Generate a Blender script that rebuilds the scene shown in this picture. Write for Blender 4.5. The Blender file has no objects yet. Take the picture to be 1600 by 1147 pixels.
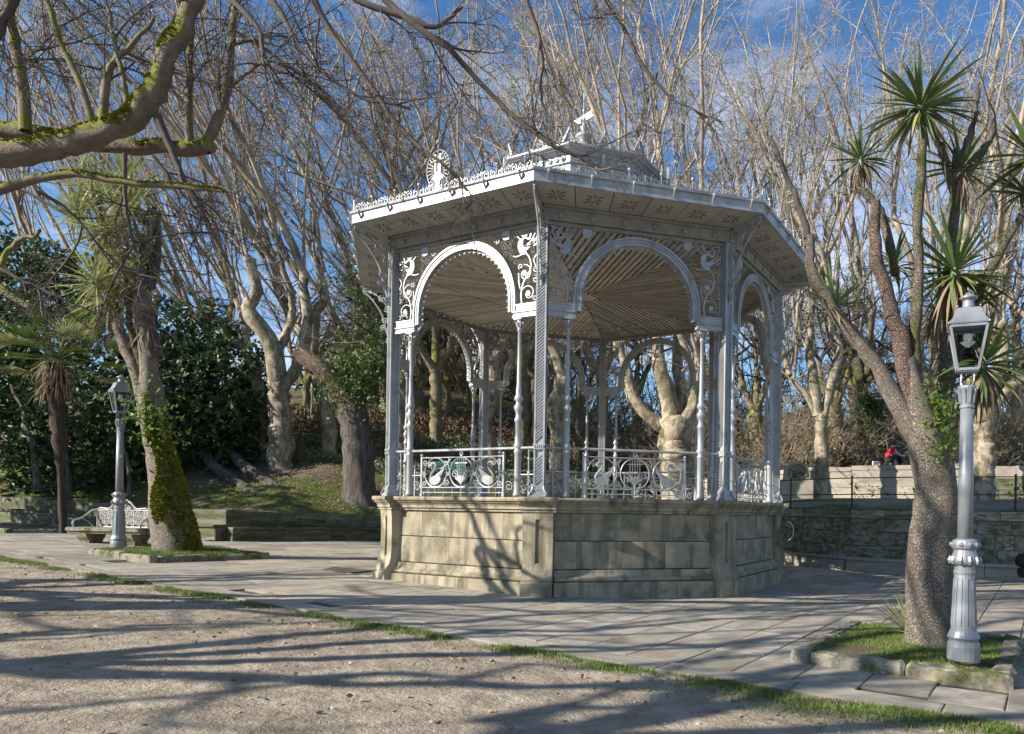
import bpy, math, random
import numpy as np
from mathutils import Matrix, Vector
R_ = math.radians
rng = np.random.default_rng(7)
random.seed(7)
scene = bpy.context.scene
COL = scene.collection

# ------------------------------------------------------------------ camera
F, PX, PY, ROLL, EYE = 1150.0, 957.2, 794.35, 0.015, 1.655
cam = bpy.data.cameras.new('camera')
cam.sensor_width = 36.0
cam.lens = 36.0 * F / 1600
cam.shift_x = (800 - PX) / 1600
cam.shift_y = (PY - 573.5) / 1600
cam.clip_start, cam.clip_end = 0.1, 2000
camo = bpy.data.objects.new('camera', cam)
camo.matrix_world = Matrix.Translation((0, 0, EYE)) @ Matrix.Rotation(R_(90), 4, 'X') @ Matrix.Rotation(ROLL, 4, 'Z')
COL.objects.link(camo)
scene.camera = camo

# ------------------------------------------------------------------ sky, sun, exposure
SUN_EL, SUN_PHI = R_(28), R_(65)          # shadows fall towards (sin phi, cos phi)
to_sun = Vector((-math.sin(SUN_PHI) * math.cos(SUN_EL), -math.cos(SUN_PHI) * math.cos(SUN_EL), math.sin(SUN_EL)))
world = bpy.data.worlds.new('World')
scene.world = world
world.use_nodes = True
nt = world.node_tree
nt.nodes.clear()
wo = nt.nodes.new('ShaderNodeOutputWorld')
bg = nt.nodes.new('ShaderNodeBackground')
sky = nt.nodes.new('ShaderNodeTexSky')
sky.sky_type = 'NISHITA'
sky.sun_disc = False
sky.sun_elevation = SUN_EL
sky.sun_rotation = math.atan2(to_sun.x, to_sun.y)
sky.air_density, sky.dust_density, sky.ozone_density = 1.0, 0.1, 4.5
bg.inputs['Strength'].default_value = 0.092
tcw = nt.nodes.new('ShaderNodeTexCoord')
mpw = nt.nodes.new('ShaderNodeMapping')
mpw.inputs['Scale'].default_value = (1.0, 1.0, 2.2)
mpw.inputs['Location'].default_value = (0.35, 0.1, 0.55)
nzw = nt.nodes.new('ShaderNodeTexNoise')
nzw.inputs['Scale'].default_value = 2.3
nzw.inputs['Detail'].default_value = 7
nzw.inputs['Roughness'].default_value = 0.62
rpw = nt.nodes.new('ShaderNodeValToRGB')
rpw.color_ramp.elements[0].position = 0.49
rpw.color_ramp.elements[0].color = (0, 0, 0, 1)
rpw.color_ramp.elements[1].position = 0.78
rpw.color_ramp.elements[1].color = (0.85, 0.85, 0.85, 1)
mxw = nt.nodes.new('ShaderNodeMix')
mxw.data_type = 'RGBA'
mxw.inputs[7].default_value = (7.2, 7.4, 7.8, 1)
nt.links.new(tcw.outputs['Generated'], mpw.inputs['Vector'])
nt.links.new(mpw.outputs['Vector'], nzw.inputs['Vector'])
nt.links.new(nzw.outputs['Fac'], rpw.inputs['Fac'])
nt.links.new(rpw.outputs['Color'], mxw.inputs[0])
hsw = nt.nodes.new('ShaderNodeHueSaturation'); hsw.inputs['Saturation'].default_value = 1.12
nt.links.new(sky.outputs['Color'], hsw.inputs['Color']); nt.links.new(hsw.outputs['Color'], mxw.inputs[6])
nt.links.new(mxw.outputs[2], bg.inputs['Color'])
nt.links.new(bg.outputs['Background'], wo.inputs['Surface'])

sun = bpy.data.lights.new('sun', 'SUN')
sun.energy = 5.0
sun.angle = R_(0.53)
sun.color = (1.0, 0.93, 0.82)
suno = bpy.data.objects.new('sun', sun)
suno.rotation_euler = to_sun.to_track_quat('Z', 'Y').to_euler()
suno.location = (-20, -12, 30)
COL.objects.link(suno)
vs = scene.view_settings
vs.view_transform = 'Standard'
vs.look = 'None'
vs.exposure = 1.0
vs.gamma = 1
vs.use_curve_mapping = False
scene.cycles.max_bounces = 5
scene.cycles.diffuse_bounces = 2
scene.cycles.glossy_bounces = 2
scene.cycles.transmission_bounces = 4

# ------------------------------------------------------------------ materials
def hexmix(a, b, t): return tuple(a[i] * (1 - t) + b[i] * t for i in range(3))

def mat(name, c1, c2=None, scale=4.0, rough=0.85, metal=0.0, bump=0.0, bscale=None, c3=None, c3pos=0.62, c3scale=1.2,
        rnd=0.0, detail=6, stretch=(1, 1, 1), voro=False, coords='Object', moss=None, moss_up=0.0, spec=0.4, trans=0.0, lo=0.35, hi=0.65, streak=None, crack=None):
    """c1/c2 mottled by noise, c3 a second stain colour, rnd a brightness change from object to object"""
    m = bpy.data.materials.new(name)
    m.use_nodes = True
    n, l = m.node_tree.nodes, m.node_tree.links
    bs = n['Principled BSDF']
    bs.inputs['Roughness'].default_value = rough
    bs.inputs['Metallic'].default_value = metal
    bs.inputs['Specular IOR Level'].default_value = spec
    tc = n.new('ShaderNodeTexCoord')
    mp = n.new('ShaderNodeMapping')
    mp.inputs['Scale'].default_value = stretch
    l.new(tc.outputs[coords], mp.inputs['Vector'])
    vec = mp.outputs['Vector']
    if rnd:
        oi = n.new('ShaderNodeObjectInfo')
        va = n.new('ShaderNodeVectorMath'); va.operation = 'MULTIPLY_ADD'
        cx = n.new('ShaderNodeCombineXYZ')
        l.new(oi.outputs['Random'], cx.inputs[0]); l.new(oi.outputs['Random'], cx.inputs[1])
        va.inputs[1].default_value = (37, 23, 0)
        l.new(cx.outputs[0], va.inputs[0]); l.new(vec, va.inputs[2])
        vec = va.outputs[0]
    def noise(sc, d=6, r=0.6):
        z = n.new('ShaderNodeTexNoise')
        z.inputs['Scale'].default_value = sc
        z.inputs['Detail'].default_value = d
        z.inputs['Roughness'].default_value = r
        l.new(vec, z.inputs['Vector'])
        return z
    def ramp(sock, a, b):
        r = n.new('ShaderNodeValToRGB')
        r.color_ramp.elements[0].position = a
        r.color_ramp.elements[1].position = b
        l.new(sock, r.inputs['Fac'])
        return r.outputs['Color']
    def mix(fac, a, b, mode='MIX'):
        x = n.new('ShaderNodeMix'); x.data_type = 'RGBA'; x.blend_type = mode
        if hasattr(fac, 'links'): l.new(fac, x.inputs[0])
        else: x.inputs[0].default_value = fac
        for s, i in ((a, 6), (b, 7)):
            if hasattr(s, 'links'): l.new(s, x.inputs[i])
            else: x.inputs[i].default_value = (*s, 1)
        return x.outputs[2]
    c2 = c2 or c1
    if voro:
        z = n.new('ShaderNodeTexVoronoi')
        z.inputs['Scale'].default_value = scale
        nn = noise(scale * 1.7, 3)
        vm = n.new('ShaderNodeVectorMath'); vm.operation = 'MULTIPLY_ADD'
        vm.inputs[1].default_value = (0.35,) * 3
        l.new(nn.outputs['Color'], vm.inputs[0]); l.new(vec, vm.inputs[2])
        l.new(vm.outputs[0], z.inputs['Vector'])
        sp = n.new('ShaderNodeSeparateColor')
        l.new(z.outputs['Color'], sp.inputs[0])
        fac = ramp(sp.outputs[0], lo, hi)
        hsrc = z.outputs['Distance']
    else:
        z = noise(scale, detail)
        fac = ramp(z.outputs['Fac'], lo, hi)
        hsrc = None
    col = mix(fac, c1, c2)
    if c3:
        col = mix(ramp(noise(c3scale, 5, 0.65).outputs['Fac'], c3pos - 0.06, c3pos + 0.08), col, c3)
    if streak:
        mp2 = n.new('ShaderNodeMapping'); mp2.inputs['Scale'].default_value = (5, 5, 0.5)
        l.new(vec, mp2.inputs['Vector'])
        z2 = n.new('ShaderNodeTexNoise'); z2.inputs['Scale'].default_value = 1.0; z2.inputs['Detail'].default_value = 4
        l.new(mp2.outputs[0], z2.inputs['Vector'])
        col = mix(ramp(z2.outputs['Fac'], 0.5, 0.68), col, streak)
    if crack:
        ve = n.new('ShaderNodeTexVoronoi'); ve.feature = 'DISTANCE_TO_EDGE'; ve.inputs['Scale'].default_value = crack[1]
        nn2 = noise(crack[1] * .8, 3); vm2 = n.new('ShaderNodeVectorMath'); vm2.operation = 'MULTIPLY_ADD'; vm2.inputs[1].default_value = (.05,) * 3
        l.new(nn2.outputs['Color'], vm2.inputs[0]); l.new(vec, vm2.inputs[2]); l.new(vm2.outputs[0], ve.inputs['Vector'])
        ce = ramp(ve.outputs['Distance'], 0.02, 0.16)
        col = mix(ce, crack[0], col); hsrc = ce
    if moss:
        g = n.new('ShaderNodeNewGeometry')
        sx = n.new('ShaderNodeSeparateXYZ'); l.new(g.outputs['Normal'], sx.inputs[0])
        ad = n.new('ShaderNodeMath'); ad.operation = 'MULTIPLY_ADD'
        l.new(sx.outputs[2], ad.inputs[0]); ad.inputs[1].default_value = moss_up
        l.new(noise(2.6, 7, 0.7).outputs['Fac'], ad.inputs[2])
        col = mix(ramp(ad.outputs[0], 0.47, 0.60), col, mix(ramp(noise(22, 3).outputs['Fac'], 0.4, 0.6), moss, tuple(x * 0.55 for x in moss)))
    if rnd:
        mr = n.new('ShaderNodeMapRange')
        mr.inputs['To Min'].default_value = 1 - rnd; mr.inputs['To Max'].default_value = 1 + rnd
        l.new(oi.outputs['Random'], mr.inputs['Value'])
        cc = n.new('ShaderNodeCombineColor')
        for i in range(3): l.new(mr.outputs[0], cc.inputs[i])
        col = mix(1.0, col, cc.outputs[0], 'MULTIPLY')
    l.new(col, bs.inputs['Base Color'])
    if trans:
        # thin leaves let some light through
        out = n['Material Output']
        tr = n.new('ShaderNodeBsdfTranslucent'); l.new(col, tr.inputs['Color'])
        ms = n.new('ShaderNodeMixShader'); ms.inputs[0].default_value = trans
        l.new(bs.outputs[0], ms.inputs[1]); l.new(tr.outputs[0], ms.inputs[2])
        l.new(ms.outputs[0], out.inputs['Surface'])
    if bump:
        b = n.new('ShaderNodeBump')
        b.inputs['Strength'].default_value = 1.0
        b.inputs['Distance'].default_value = bump
        if hsrc and not bscale: l.new(hsrc, b.inputs['Height'])
        else:
            h2 = n.new('ShaderNodeMath'); h2.operation = 'MULTIPLY_ADD'; h2.inputs[1].default_value = .3
            l.new(noise((bscale or scale * 4) * 5, 4, .7).outputs['Fac'], h2.inputs[0]); l.new(noise(bscale or scale * 4, 6, 0.65).outputs['Fac'], h2.inputs[2]); l.new(h2.outputs[0], b.inputs['Height'])
        l.new(b.outputs[0], bs.inputs['Normal'])
    return m

M = {}
M['paint'] = mat('silver_paint', (0.38, 0.39, 0.405), (0.30, 0.31, 0.32), 3, 0.42, 0.25, 0.003, 30, c3=(0.22, 0.205, 0.185), c3pos=0.63, c3scale=5, streak=(0.25, 0.24, 0.225))
M['lantern_shade_paint'] = mat('shaded_silver_paint', (0.27, 0.28, 0.295), (0.21, 0.22, 0.23), 3, 0.5, 0.2, 0.002, 30)  # silver paint darkened, the lantern's shade put into the colour
M['paint_dull'] = mat('dull_grey_paint', (0.28, 0.265, 0.235), (0.20, 0.19, 0.165), 5, 0.6, 0.1, 0.002, 30, rnd=0.08)
M['soffit'] = mat('soffit_paint', (0.39, 0.385, 0.365), (0.31, 0.305, 0.28), 2, 0.7, 0, 0.001, 40, rnd=0.06)
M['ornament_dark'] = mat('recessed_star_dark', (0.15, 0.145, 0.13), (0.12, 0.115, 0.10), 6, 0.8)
M['slat'] = mat('ceiling_slat_paint', (0.46, 0.43, 0.375), (0.34, 0.315, 0.27), 2.5, 0.75, 0, 0.002, 25, rnd=0.22)
M['slat_gap'] = mat('ceiling_board', (0.03, 0.027, 0.022), (0.022, 0.02, 0.017), 3, 0.9)
M['roofmetal'] = mat('roof_sheet', (0.42, 0.43, 0.44), (0.34, 0.35, 0.36), 2, 0.5, 0.3)
M['granite'] = mat('warm_granite', (0.38, 0.33, 0.23), (0.25, 0.215, 0.15), 2.2, 0.93, 0, 0.012, 32, c3=(0.145, 0.13, 0.09), c3pos=0.56, c3scale=1.7, rnd=0.10, streak=(0.135, 0.12, 0.085))
M['joint'] = mat('dark_joint', (0.09, 0.08, 0.06), (0.07, 0.06, 0.045), 8, 0.95)
M['slab'] = mat('grey_paving_granite', (0.335, 0.30, 0.245), (0.215, 0.192, 0.155), 3.0, 0.88, 0, 0.008, 40, c3=(0.26, 0.20, 0.135), c3pos=0.60, c3scale=1.1, rnd=0.24)
M['kerb'] = mat('rough_kerb_granite', (0.27, 0.235, 0.18), (0.14, 0.125, 0.095), 7, 0.94, 0, 0.016, 14, c3=(0.40, 0.38, 0.33), c3pos=0.62, c3scale=7, rnd=0.14, moss=(0.10, 0.11, 0.03), moss_up=.02)
M['wallstone'] = mat('weathered_wall_granite', (0.31, 0.28, 0.22), (0.18, 0.165, 0.13), 3.2, 0.95, 0, 0.014, 16, c3=(0.085, 0.08, 0.065), c3pos=0.6, c3scale=1.6, rnd=0.2, moss=(0.12, 0.13, 0.03), moss_up=0.12)
M['wallpale'] = mat('pale_wall_stone', (0.39, 0.345, 0.28), (0.29, 0.255, 0.205), 2.2, 0.9, 0, 0.006, 25, c3=(0.26, 0.23, 0.18), c3pos=0.63, c3scale=2.2, rnd=0.1)
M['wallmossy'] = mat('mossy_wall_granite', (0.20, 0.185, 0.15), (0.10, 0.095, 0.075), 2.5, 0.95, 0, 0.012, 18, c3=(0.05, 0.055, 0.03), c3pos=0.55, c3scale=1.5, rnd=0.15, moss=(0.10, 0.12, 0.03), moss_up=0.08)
M['dirt'] = mat('packed_gravelly_dirt', (0.40, 0.335, 0.255), (0.225, 0.185, 0.138), 2.6, 0.97, 0, 0.07, 6, c3=(0.17, 0.14, 0.105), c3pos=0.58, c3scale=0.7, detail=12, spec=0.15)
M['pebble'] = mat('pebbles', (0.44, 0.40, 0.34), (0.30, 0.26, 0.21), 30, 0.9)
M['litter'] = mat('fallen_leaves', (0.21, 0.13, 0.07), (0.30, 0.21, 0.12), 3, 0.9)
M['soil'] = mat('hillside_soil', (0.135, 0.105, 0.075), (0.075, 0.06, 0.045), 0.8, 0.97, 0, 0.05, 6, c3=(0.095, 0.12, 0.025), c3pos=0.52, c3scale=0.22, detail=9, spec=0.15)
M['terrace'] = mat('terrace_gravel', (0.22, 0.20, 0.175), (0.16, 0.15, 0.125), 1.5, 0.95, 0, 0.01, 25, c3=(0.08, 0.10, 0.03), c3pos=0.55, c3scale=0.35, spec=0.05)  # grey darkened to carry the shade on the terrace; green patches are moss
M['grass'] = mat('grass_blade', (0.10, 0.17, 0.028), (0.16, 0.21, 0.045), 4, 0.6, c3=(0.26, 0.235, 0.11), c3pos=0.57, c3scale=6, trans=0.3)
M['moss'] = mat('moss', (0.27, 0.26, 0.025), (0.15, 0.165, 0.018), 9, 0.98, 0, 0.03, 25, spec=0.1)
M['plane'] = mat('plane_bark', (0.37, 0.31, 0.225), (0.18, 0.148, 0.10), 7.5, 0.9, 0, 0.03, 11, voro=True, lo=0.4, hi=0.6, stretch=(1, 1, 0.55), c3=(0.105, 0.10, 0.055), c3pos=0.55, c3scale=2.2)
M['plane_moss'] = mat('mossy_plane_bark', (0.27, 0.225, 0.16), (0.17, 0.14, 0.10), 6, 0.93, 0, 0.02, 14, moss=(0.17, 0.175, 0.02), moss_up=0.22)
M['near_moss'] = mat('mossy_limb_bark', (0.21, 0.165, 0.125), (0.13, 0.10, 0.075), 6, 0.93, 0, 0.02, 18, moss=(0.19, 0.20, 0.02), moss_up=0.30)
M['darkbark'] = mat('furrowed_dark_bark', (0.135, 0.115, 0.095), (0.04, 0.034, 0.03), 7, 0.95, 0, 0.06, 9, stretch=(1, 1, 0.2), c3=(0.07, 0.08, 0.025), c3pos=0.64, c3scale=1.4)
M['tornwood'] = mat('torn_wood', (0.21, 0.14, 0.095), (0.085, 0.06, 0.045), 4, 0.9, 0, 0.03, 10, stretch=(0.4, 1, 0.4))
M['shoot'] = mat('pale_shoot_bark', (0.42, 0.35, 0.26), (0.17, 0.14, 0.105), 1.1, 0.88, c3=(0.13, 0.11, 0.085), c3pos=0.58, c3scale=0.35)
M['twig'] = mat('pale_twig_bark', (0.44, 0.39, 0.325), (0.16, 0.135, 0.105), 0.6, 0.9)
M['twigdark'] = mat('brown_twig_bark', (0.12, 0.095, 0.075), (0.06, 0.048, 0.04), 1.2, 0.92)
M['shrubtwig'] = mat('shrub_twig_bark', (0.26, 0.21, 0.15), (0.16, 0.13, 0.09), 0.8, 0.92, c3=(0.17, 0.18, 0.06), c3pos=0.6, c3scale=0.8)
M['cordbark'] = mat('corky_bark', (0.34, 0.285, 0.23), (0.21, 0.175, 0.14), 5, c3=(0.12, 0.105, 0.075), c3pos=0.58, c3scale=2.2, rough=0.95, bump=0.02, stretch=(1, 1, 0.75), crack=((0.17, 0.14, 0.11), 48))
M['cordmoss'] = mat('corky_bark_with_moss', (0.40, 0.345, 0.275), (0.27, 0.225, 0.175), 8, 0.95, 0, 0.03, None, stretch=(1, 1, 0.7), crack=((0.17, 0.14, 0.11), 40))
M['cordlimb'] = mat('thin_limb_bark', (0.24, 0.20, 0.155), (0.13, 0.105, 0.08), 10, 0.94, 0, 0.012, None, moss=(0.11, 0.12, 0.03), moss_up=0.03, crack=((0.06, 0.05, 0.04), 36))
M['redlimb'] = mat('reddish_limb_bark', (0.23, 0.155, 0.12), (0.13, 0.09, 0.07), 9, 0.92, 0, 0.012, None, crack=((0.06, 0.045, 0.036), 36))
M['blade'] = mat('sword_leaf', (0.075, 0.125, 0.045), (0.12, 0.17, 0.055), 2, 0.42, trans=0.18, rnd=0.25, spec=0.5)
M['bladeyellow'] = mat('yellowing_sword_leaf', (0.26, 0.26, 0.08), (0.33, 0.28, 0.10), 2, 0.5, trans=0.25, rnd=0.15)
M['bladepale'] = mat('pale_sword_leaf', (0.24, 0.28, 0.09), (0.40, 0.40, 0.19), 1.2, 0.5, trans=0.25)
M['deadleaf'] = mat('dead_hanging_leaf', (0.27, 0.20, 0.13), (0.17, 0.125, 0.08), 2, 0.85, trans=0.15)
M['rhodo'] = mat('dark_glossy_leaf', (0.030, 0.060, 0.020), (0.055, 0.095, 0.030), 1.5, 0.52, trans=0.15, spec=0.4)
M['rhodolight'] = mat('lighter_glossy_leaf', (0.075, 0.115, 0.03), (0.045, 0.08, 0.025), 1.2, 0.5, trans=0.2, spec=0.4)
M['ivy'] = mat('ivy_leaf', (0.09, 0.14, 0.03), (0.05, 0.085, 0.02), 2, 0.5, trans=0.2)
M['ivypale'] = mat('variegated_ivy_leaf', (0.25, 0.27, 0.15), (0.10, 0.13, 0.05), 3.5, 0.55, trans=0.15)
M['frond'] = mat('palm_frond', (0.12, 0.18, 0.035), (0.08, 0.13, 0.03), 3, 0.45, trans=0.25)
M['fern'] = mat('fresh_green_leaf', (0.15, 0.23, 0.03), (0.06, 0.11, 0.02), 3, 0.5, trans=0.3)
M['brownleaf'] = mat('brown_hedge_leaf', (0.20, 0.13, 0.075), (0.12, 0.08, 0.05), 2, 0.85)
M['palmtrunk'] = mat('fibrous_palm_trunk', (0.075, 0.05, 0.036), (0.03, 0.022, 0.018), 9, 0.95, 0, 0.04, 12, stretch=(1, 1, 0.5))
M['lamp'] = mat('lamp_grey_paint', (0.25, 0.265, 0.285), (0.21, 0.225, 0.24), 4, 0.40, 0.3, 0.0015, 40, c3=(0.17, 0.175, 0.18), c3pos=0.66, c3scale=7)
M['iron'] = mat('black_iron', (0.03, 0.03, 0.032), (0.05, 0.045, 0.04), 12, 0.6, 0.3)
M['benchiron'] = mat('white_painted_cast_iron', (0.46, 0.445, 0.415), (0.32, 0.305, 0.28), 8, 0.55, 0.1)
M['greenpaint'] = mat('green_bench_paint', (0.05, 0.22, 0.17), (0.04, 0.16, 0.13), 3, 0.5)
M['black'] = mat('black_fabric', (0.012, 0.012, 0.014), (0.02, 0.02, 0.022), 8, 0.8)
M['panel'] = mat('dark_board', (0.025, 0.035, 0.035), (0.018, 0.022, 0.025), 2, 0.5)
M['red'] = mat('red_cloth', (0.50, 0.02, 0.05), (0.36, 0.015, 0.035), 6, 0.8)
M['skin'] = mat('skin', (0.55, 0.33, 0.25), (0.50, 0.29, 0.22), 6, 0.55)
M['hair'] = mat('dark_hair', (0.03, 0.022, 0.018), (0.02, 0.015, 0.012), 9, 0.6)
M['denim'] = mat('dark_trousers', (0.03, 0.035, 0.045), (0.02, 0.023, 0.03), 9, 0.85)
M['white'] = mat('white_paint', (0.75, 0.74, 0.71), (0.66, 0.65, 0.62), 3, 0.6)
M['redpaint'] = mat('red_lettering', (0.55, 0.03, 0.05), (0.48, 0.03, 0.05), 3, 0.6)
M['church'] = mat('grey_granite_masonry', (0.25, 0.235, 0.21), (0.19, 0.18, 0.16), 0.9, 0.95, 0, 0.01, 6, c3=(0.13, 0.12, 0.10), c3pos=0.6, c3scale=0.3)
M['rooftile'] = mat('clay_roof_tile', (0.33, 0.17, 0.10), (0.24, 0.12, 0.08), 1.4, 0.9)
M['bulb'] = mat('small_bulb', (0.36, 0.33, 0.26), (0.28, 0.26, 0.2), 20, 0.3)
g = bpy.data.materials.new('lantern_glass'); g.use_nodes = True
gb = g.node_tree.nodes['Principled BSDF']
gb.inputs['Transmission Weight'].default_value = 1.0
gb.inputs['Roughness'].default_value = 0.03
gb.inputs['IOR'].default_value = 1.05
gn = g.node_tree.nodes.new('ShaderNodeTexNoise'); gr = g.node_tree.nodes.new('ShaderNodeValToRGB')
gr.color_ramp.elements[0].color = (0.80, 0.83, 0.83, 1); gr.color_ramp.elements[1].color = (0.92, 0.94, 0.94, 1)
g.node_tree.links.new(gn.outputs['Fac'], gr.inputs['Fac']); g.node_tree.links.new(gr.outputs['Color'], gb.inputs['Base Color'])
M['glass'] = g

# ------------------------------------------------------------------ helpers
def W(px, py, d):
    """the point of the place at depth d that the photograph shows at pixel (px, py)"""
    u, v = px - PX, py - PY
    c, s = math.cos(ROLL), math.sin(ROLL)
    return np.array([(c * u + s * v) * d / F, d, EYE - (-s * u + c * v) * d / F])

def WP(pts, d=None):
    return np.array([W(p[0], p[1], p[2] if len(p) > 2 else d) for p in pts])

class MB:
    def __init__(s): s.v, s.f, s.n = [], [], 0
    def raw(s, v, f):
        v = np.asarray(v, float)
        s.v.append(v)
        s.f += [tuple(int(i) + s.n for i in q) for q in f]
        s.n += len(v); return s
    def box(s, x0, x1, y0, y1, z0, z1):
        return s.raw([(x0, y0, z0), (x1, y0, z0), (x1, y1, z0), (x0, y1, z0), (x0, y0, z1), (x1, y0, z1), (x1, y1, z1), (x0, y1, z1)],
                     [(0, 3, 2, 1), (4, 5, 6, 7), (0, 1, 5, 4), (1, 2, 6, 5), (2, 3, 7, 6), (3, 0, 4, 7)])
    def tube(s, pts, r, sides=6, caps=True, flat=None):
        P = np.asarray(pts, float); K = len(P)
        r = np.broadcast_to(np.asarray(r, float), (K,)) if np.ndim(r) else np.full(K, r)
        T = np.gradient(P, axis=0); T /= np.linalg.norm(T, axis=1)[:, None] + 1e-9
        ref = np.array([0.0, 1.0, 0.0]) if flat is None else np.asarray(flat, float)
        if abs(T @ ref).max() > 0.95: ref = np.array([1.0, 0.17, 0.1])
        if abs(T @ ref).max() > 0.97: ref = np.array([0.1, 0.2, 1.0])
        A = np.cross(T, ref); A /= np.linalg.norm(A, axis=1)[:, None] + 1e-9
        B = np.cross(A, T)
        an = np.arange(sides) * 2 * math.pi / sides + math.pi / sides
        V = P[:, None] + r[:, None, None] * (np.cos(an)[None, :, None] * A[:, None] + np.sin(an)[None, :, None] * B[:, None])
        f = []
        for i in range(K - 1):
            for j in range(sides):
                k = (j + 1) % sides
                f.append((i * sides + j, i * sides + k, (i + 1) * sides + k, (i + 1) * sides + j))
        if caps:
            f.append(tuple(range(sides))[::-1]); f.append(tuple((K - 1) * sides + j for j in range(sides)))
        return s.raw(V.reshape(-1, 3), f)
    def lathe(s, prof, n=16, c=(0, 0), cap=True):
        V = [(c[0] + r * math.cos(2 * math.pi * j / n), c[1] + r * math.sin(2 * math.pi * j / n), z) for r, z in prof for j in range(n)]
        f = [(i * n + j, i * n + (j + 1) % n, (i + 1) * n + (j + 1) % n, (i + 1) * n + j) for i in range(len(prof) - 1) for j in range(n)]
        if cap: f += [tuple(range(n))[::-1], tuple((len(prof) - 1) * n + j for j in range(n))]
        return s.raw(V, f)
    def prism(s, poly, t, y=0.0):
        """2-D outline in x,z given thickness t along y"""
        n = len(poly)
        V = [(p[0], y - t / 2, p[1]) for p in poly] + [(p[0], y + t / 2, p[1]) for p in poly]
        f = [tuple(range(n)), tuple(range(2 * n - 1, n - 1, -1))] + [(i, i + n, (i + 1) % n + n, (i + 1) % n) for i in range(n)]
        return s.raw(V, f)
    def extrude_x(s, prof, x0, x1):
        """profile in (y,z) drawn along x"""
        n = len(prof)
        V = [(x0, p[0], p[1]) for p in prof] + [(x1, p[0], p[1]) for p in prof]
        f = [tuple(range(n)), tuple(range(2 * n - 1, n - 1, -1))] + [(i, i + n, (i + 1) % n + n, (i + 1) % n) for i in range(n)]
        return s.raw(V, f)
    def ball(s, c, r, n=8, m=5, sz=1.0):
        pr = [(r * math.sin(math.pi * i / m) + 1e-4, c[2] - r * sz * math.cos(math.pi * i / m)) for i in range(m + 1)]
        return s.lathe(pr, n, (c[0], c[1]), False)
    def mesh(s, name, m, smooth=False):
        me = bpy.data.meshes.new(name)
        V = np.concatenate(s.v) if s.v else np.zeros((0, 3))
        me.from_pydata(V.tolist(), [], s.f)
        for x in (m if isinstance(m, (list, tuple)) else [m]): me.materials.append(M[x])
        if smooth: me.shade_smooth()
        me.update(); return me

def fast_mesh(name, V, Fq, m, smooth=True):
    """big arrays: Fq is (n,3) or (n,4)"""
    me = bpy.data.meshes.new(name)
    V = np.ascontiguousarray(V, np.float32); Fq = np.ascontiguousarray(Fq, np.int32); k = Fq.shape[1]
    me.vertices.add(len(V)); me.vertices.foreach_set('co', V.ravel())
    me.loops.add(Fq.size); me.loops.foreach_set('vertex_index', Fq.ravel())
    me.polygons.add(len(Fq)); me.polygons.foreach_set('loop_start', np.arange(0, Fq.size, k, dtype=np.int32))
    me.update(calc_edges=True)
    me.materials.append(M[m])
    if smooth: me.shade_smooth()
    return me

def ob(name, me, parent=None, loc=(0, 0, 0), rz=0.0, kind=None, label=None):
    o = bpy.data.objects.new(name, me); COL.objects.link(o)
    o.location = loc; o.rotation_euler = (0, 0, rz)
    if parent: o.parent = parent
    if kind: o['kind'] = kind
    if label: o['label'] = label
    return o

def thing(name, label, cat, loc=(0, 0, 0), rz=0.0, group=None, me=None):
    o = ob(name, me, None, loc, rz); o['label'] = label; o['category'] = cat
    if group: o['group'] = group
    return o

def spiral(cx, cz, r0, r1, turns, a0, n=None, y=0.0):
    n = n or max(8, int(abs(turns) * 14))
    t = np.linspace(0, 1, n); a = a0 + turns * 2 * math.pi * t; r = r0 + (r1 - r0) * t
    return np.stack([cx + r * np.cos(a), np.full(n, y), cz + r * np.sin(a)], 1)

def bez(pts, n=14):
    """smooth curve through points"""
    P = np.asarray(pts, float); k = len(P)
    if k < 3: return P[0] + (P[-1] - P[0]) * np.linspace(0, 1, n)[:, None]
    Q = np.vstack([2 * P[0] - P[1], P, 2 * P[-1] - P[-2]]); out = []
    m = max(2, n // (k - 1))
    for i in range(1, k):
        for t in np.linspace(0, 1, m, endpoint=False):
            a, b, c, d = Q[i - 1], Q[i], Q[i + 1], Q[i + 2]
            out.append(0.5 * (2 * b + (c - a) * t + (2 * a - 5 * b + 4 * c - d) * t * t + (3 * b - a - 3 * c + d) * t ** 3))
    out.append(P[-1]); return np.array(out)

def xz(pts, y=0.0): return [(p[0], y, p[1]) for p in pts]

# ------------------------------------------------------------------ ground
def gz(x):
    x = np.maximum(np.asarray(x, float), -45)
    return -0.13 + 0.038 * 2 * np.log1p(np.exp((1 - x) / 2))

U = np.array([0.861, -0.508]); V_ = np.array([0.508, 0.861]); K0 = np.array([-1.0, 9.12])
def uv(a, b): return K0 + a * U + b * V_

def grid_mesh(name, X, Y, Z, m, smooth=True):
    h, w = X.shape
    i = np.arange(h * w).reshape(h, w)
    Fq = np.stack([i[:-1, :-1], i[:-1, 1:], i[1:, 1:], i[1:, :-1]], -1).reshape(-1, 4)
    return fast_mesh(name, np.stack([X, Y, Z], -1).reshape(-1, 3), Fq, m, smooth)

xs = np.concatenate([[-400, -150, -70], np.arange(-46, 30, 0.75), [45, 90, 200, 400]])
ys = np.concatenate([[-400, -100, -40], np.arange(-12, 40, 2.0), [60, 120, 400, 1200]])
X, Y = np.meshgrid(xs, ys)
ob('ground', grid_mesh('ground', X, Y, gz(X) - 0.0, 'dirt'), kind='structure')

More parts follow.
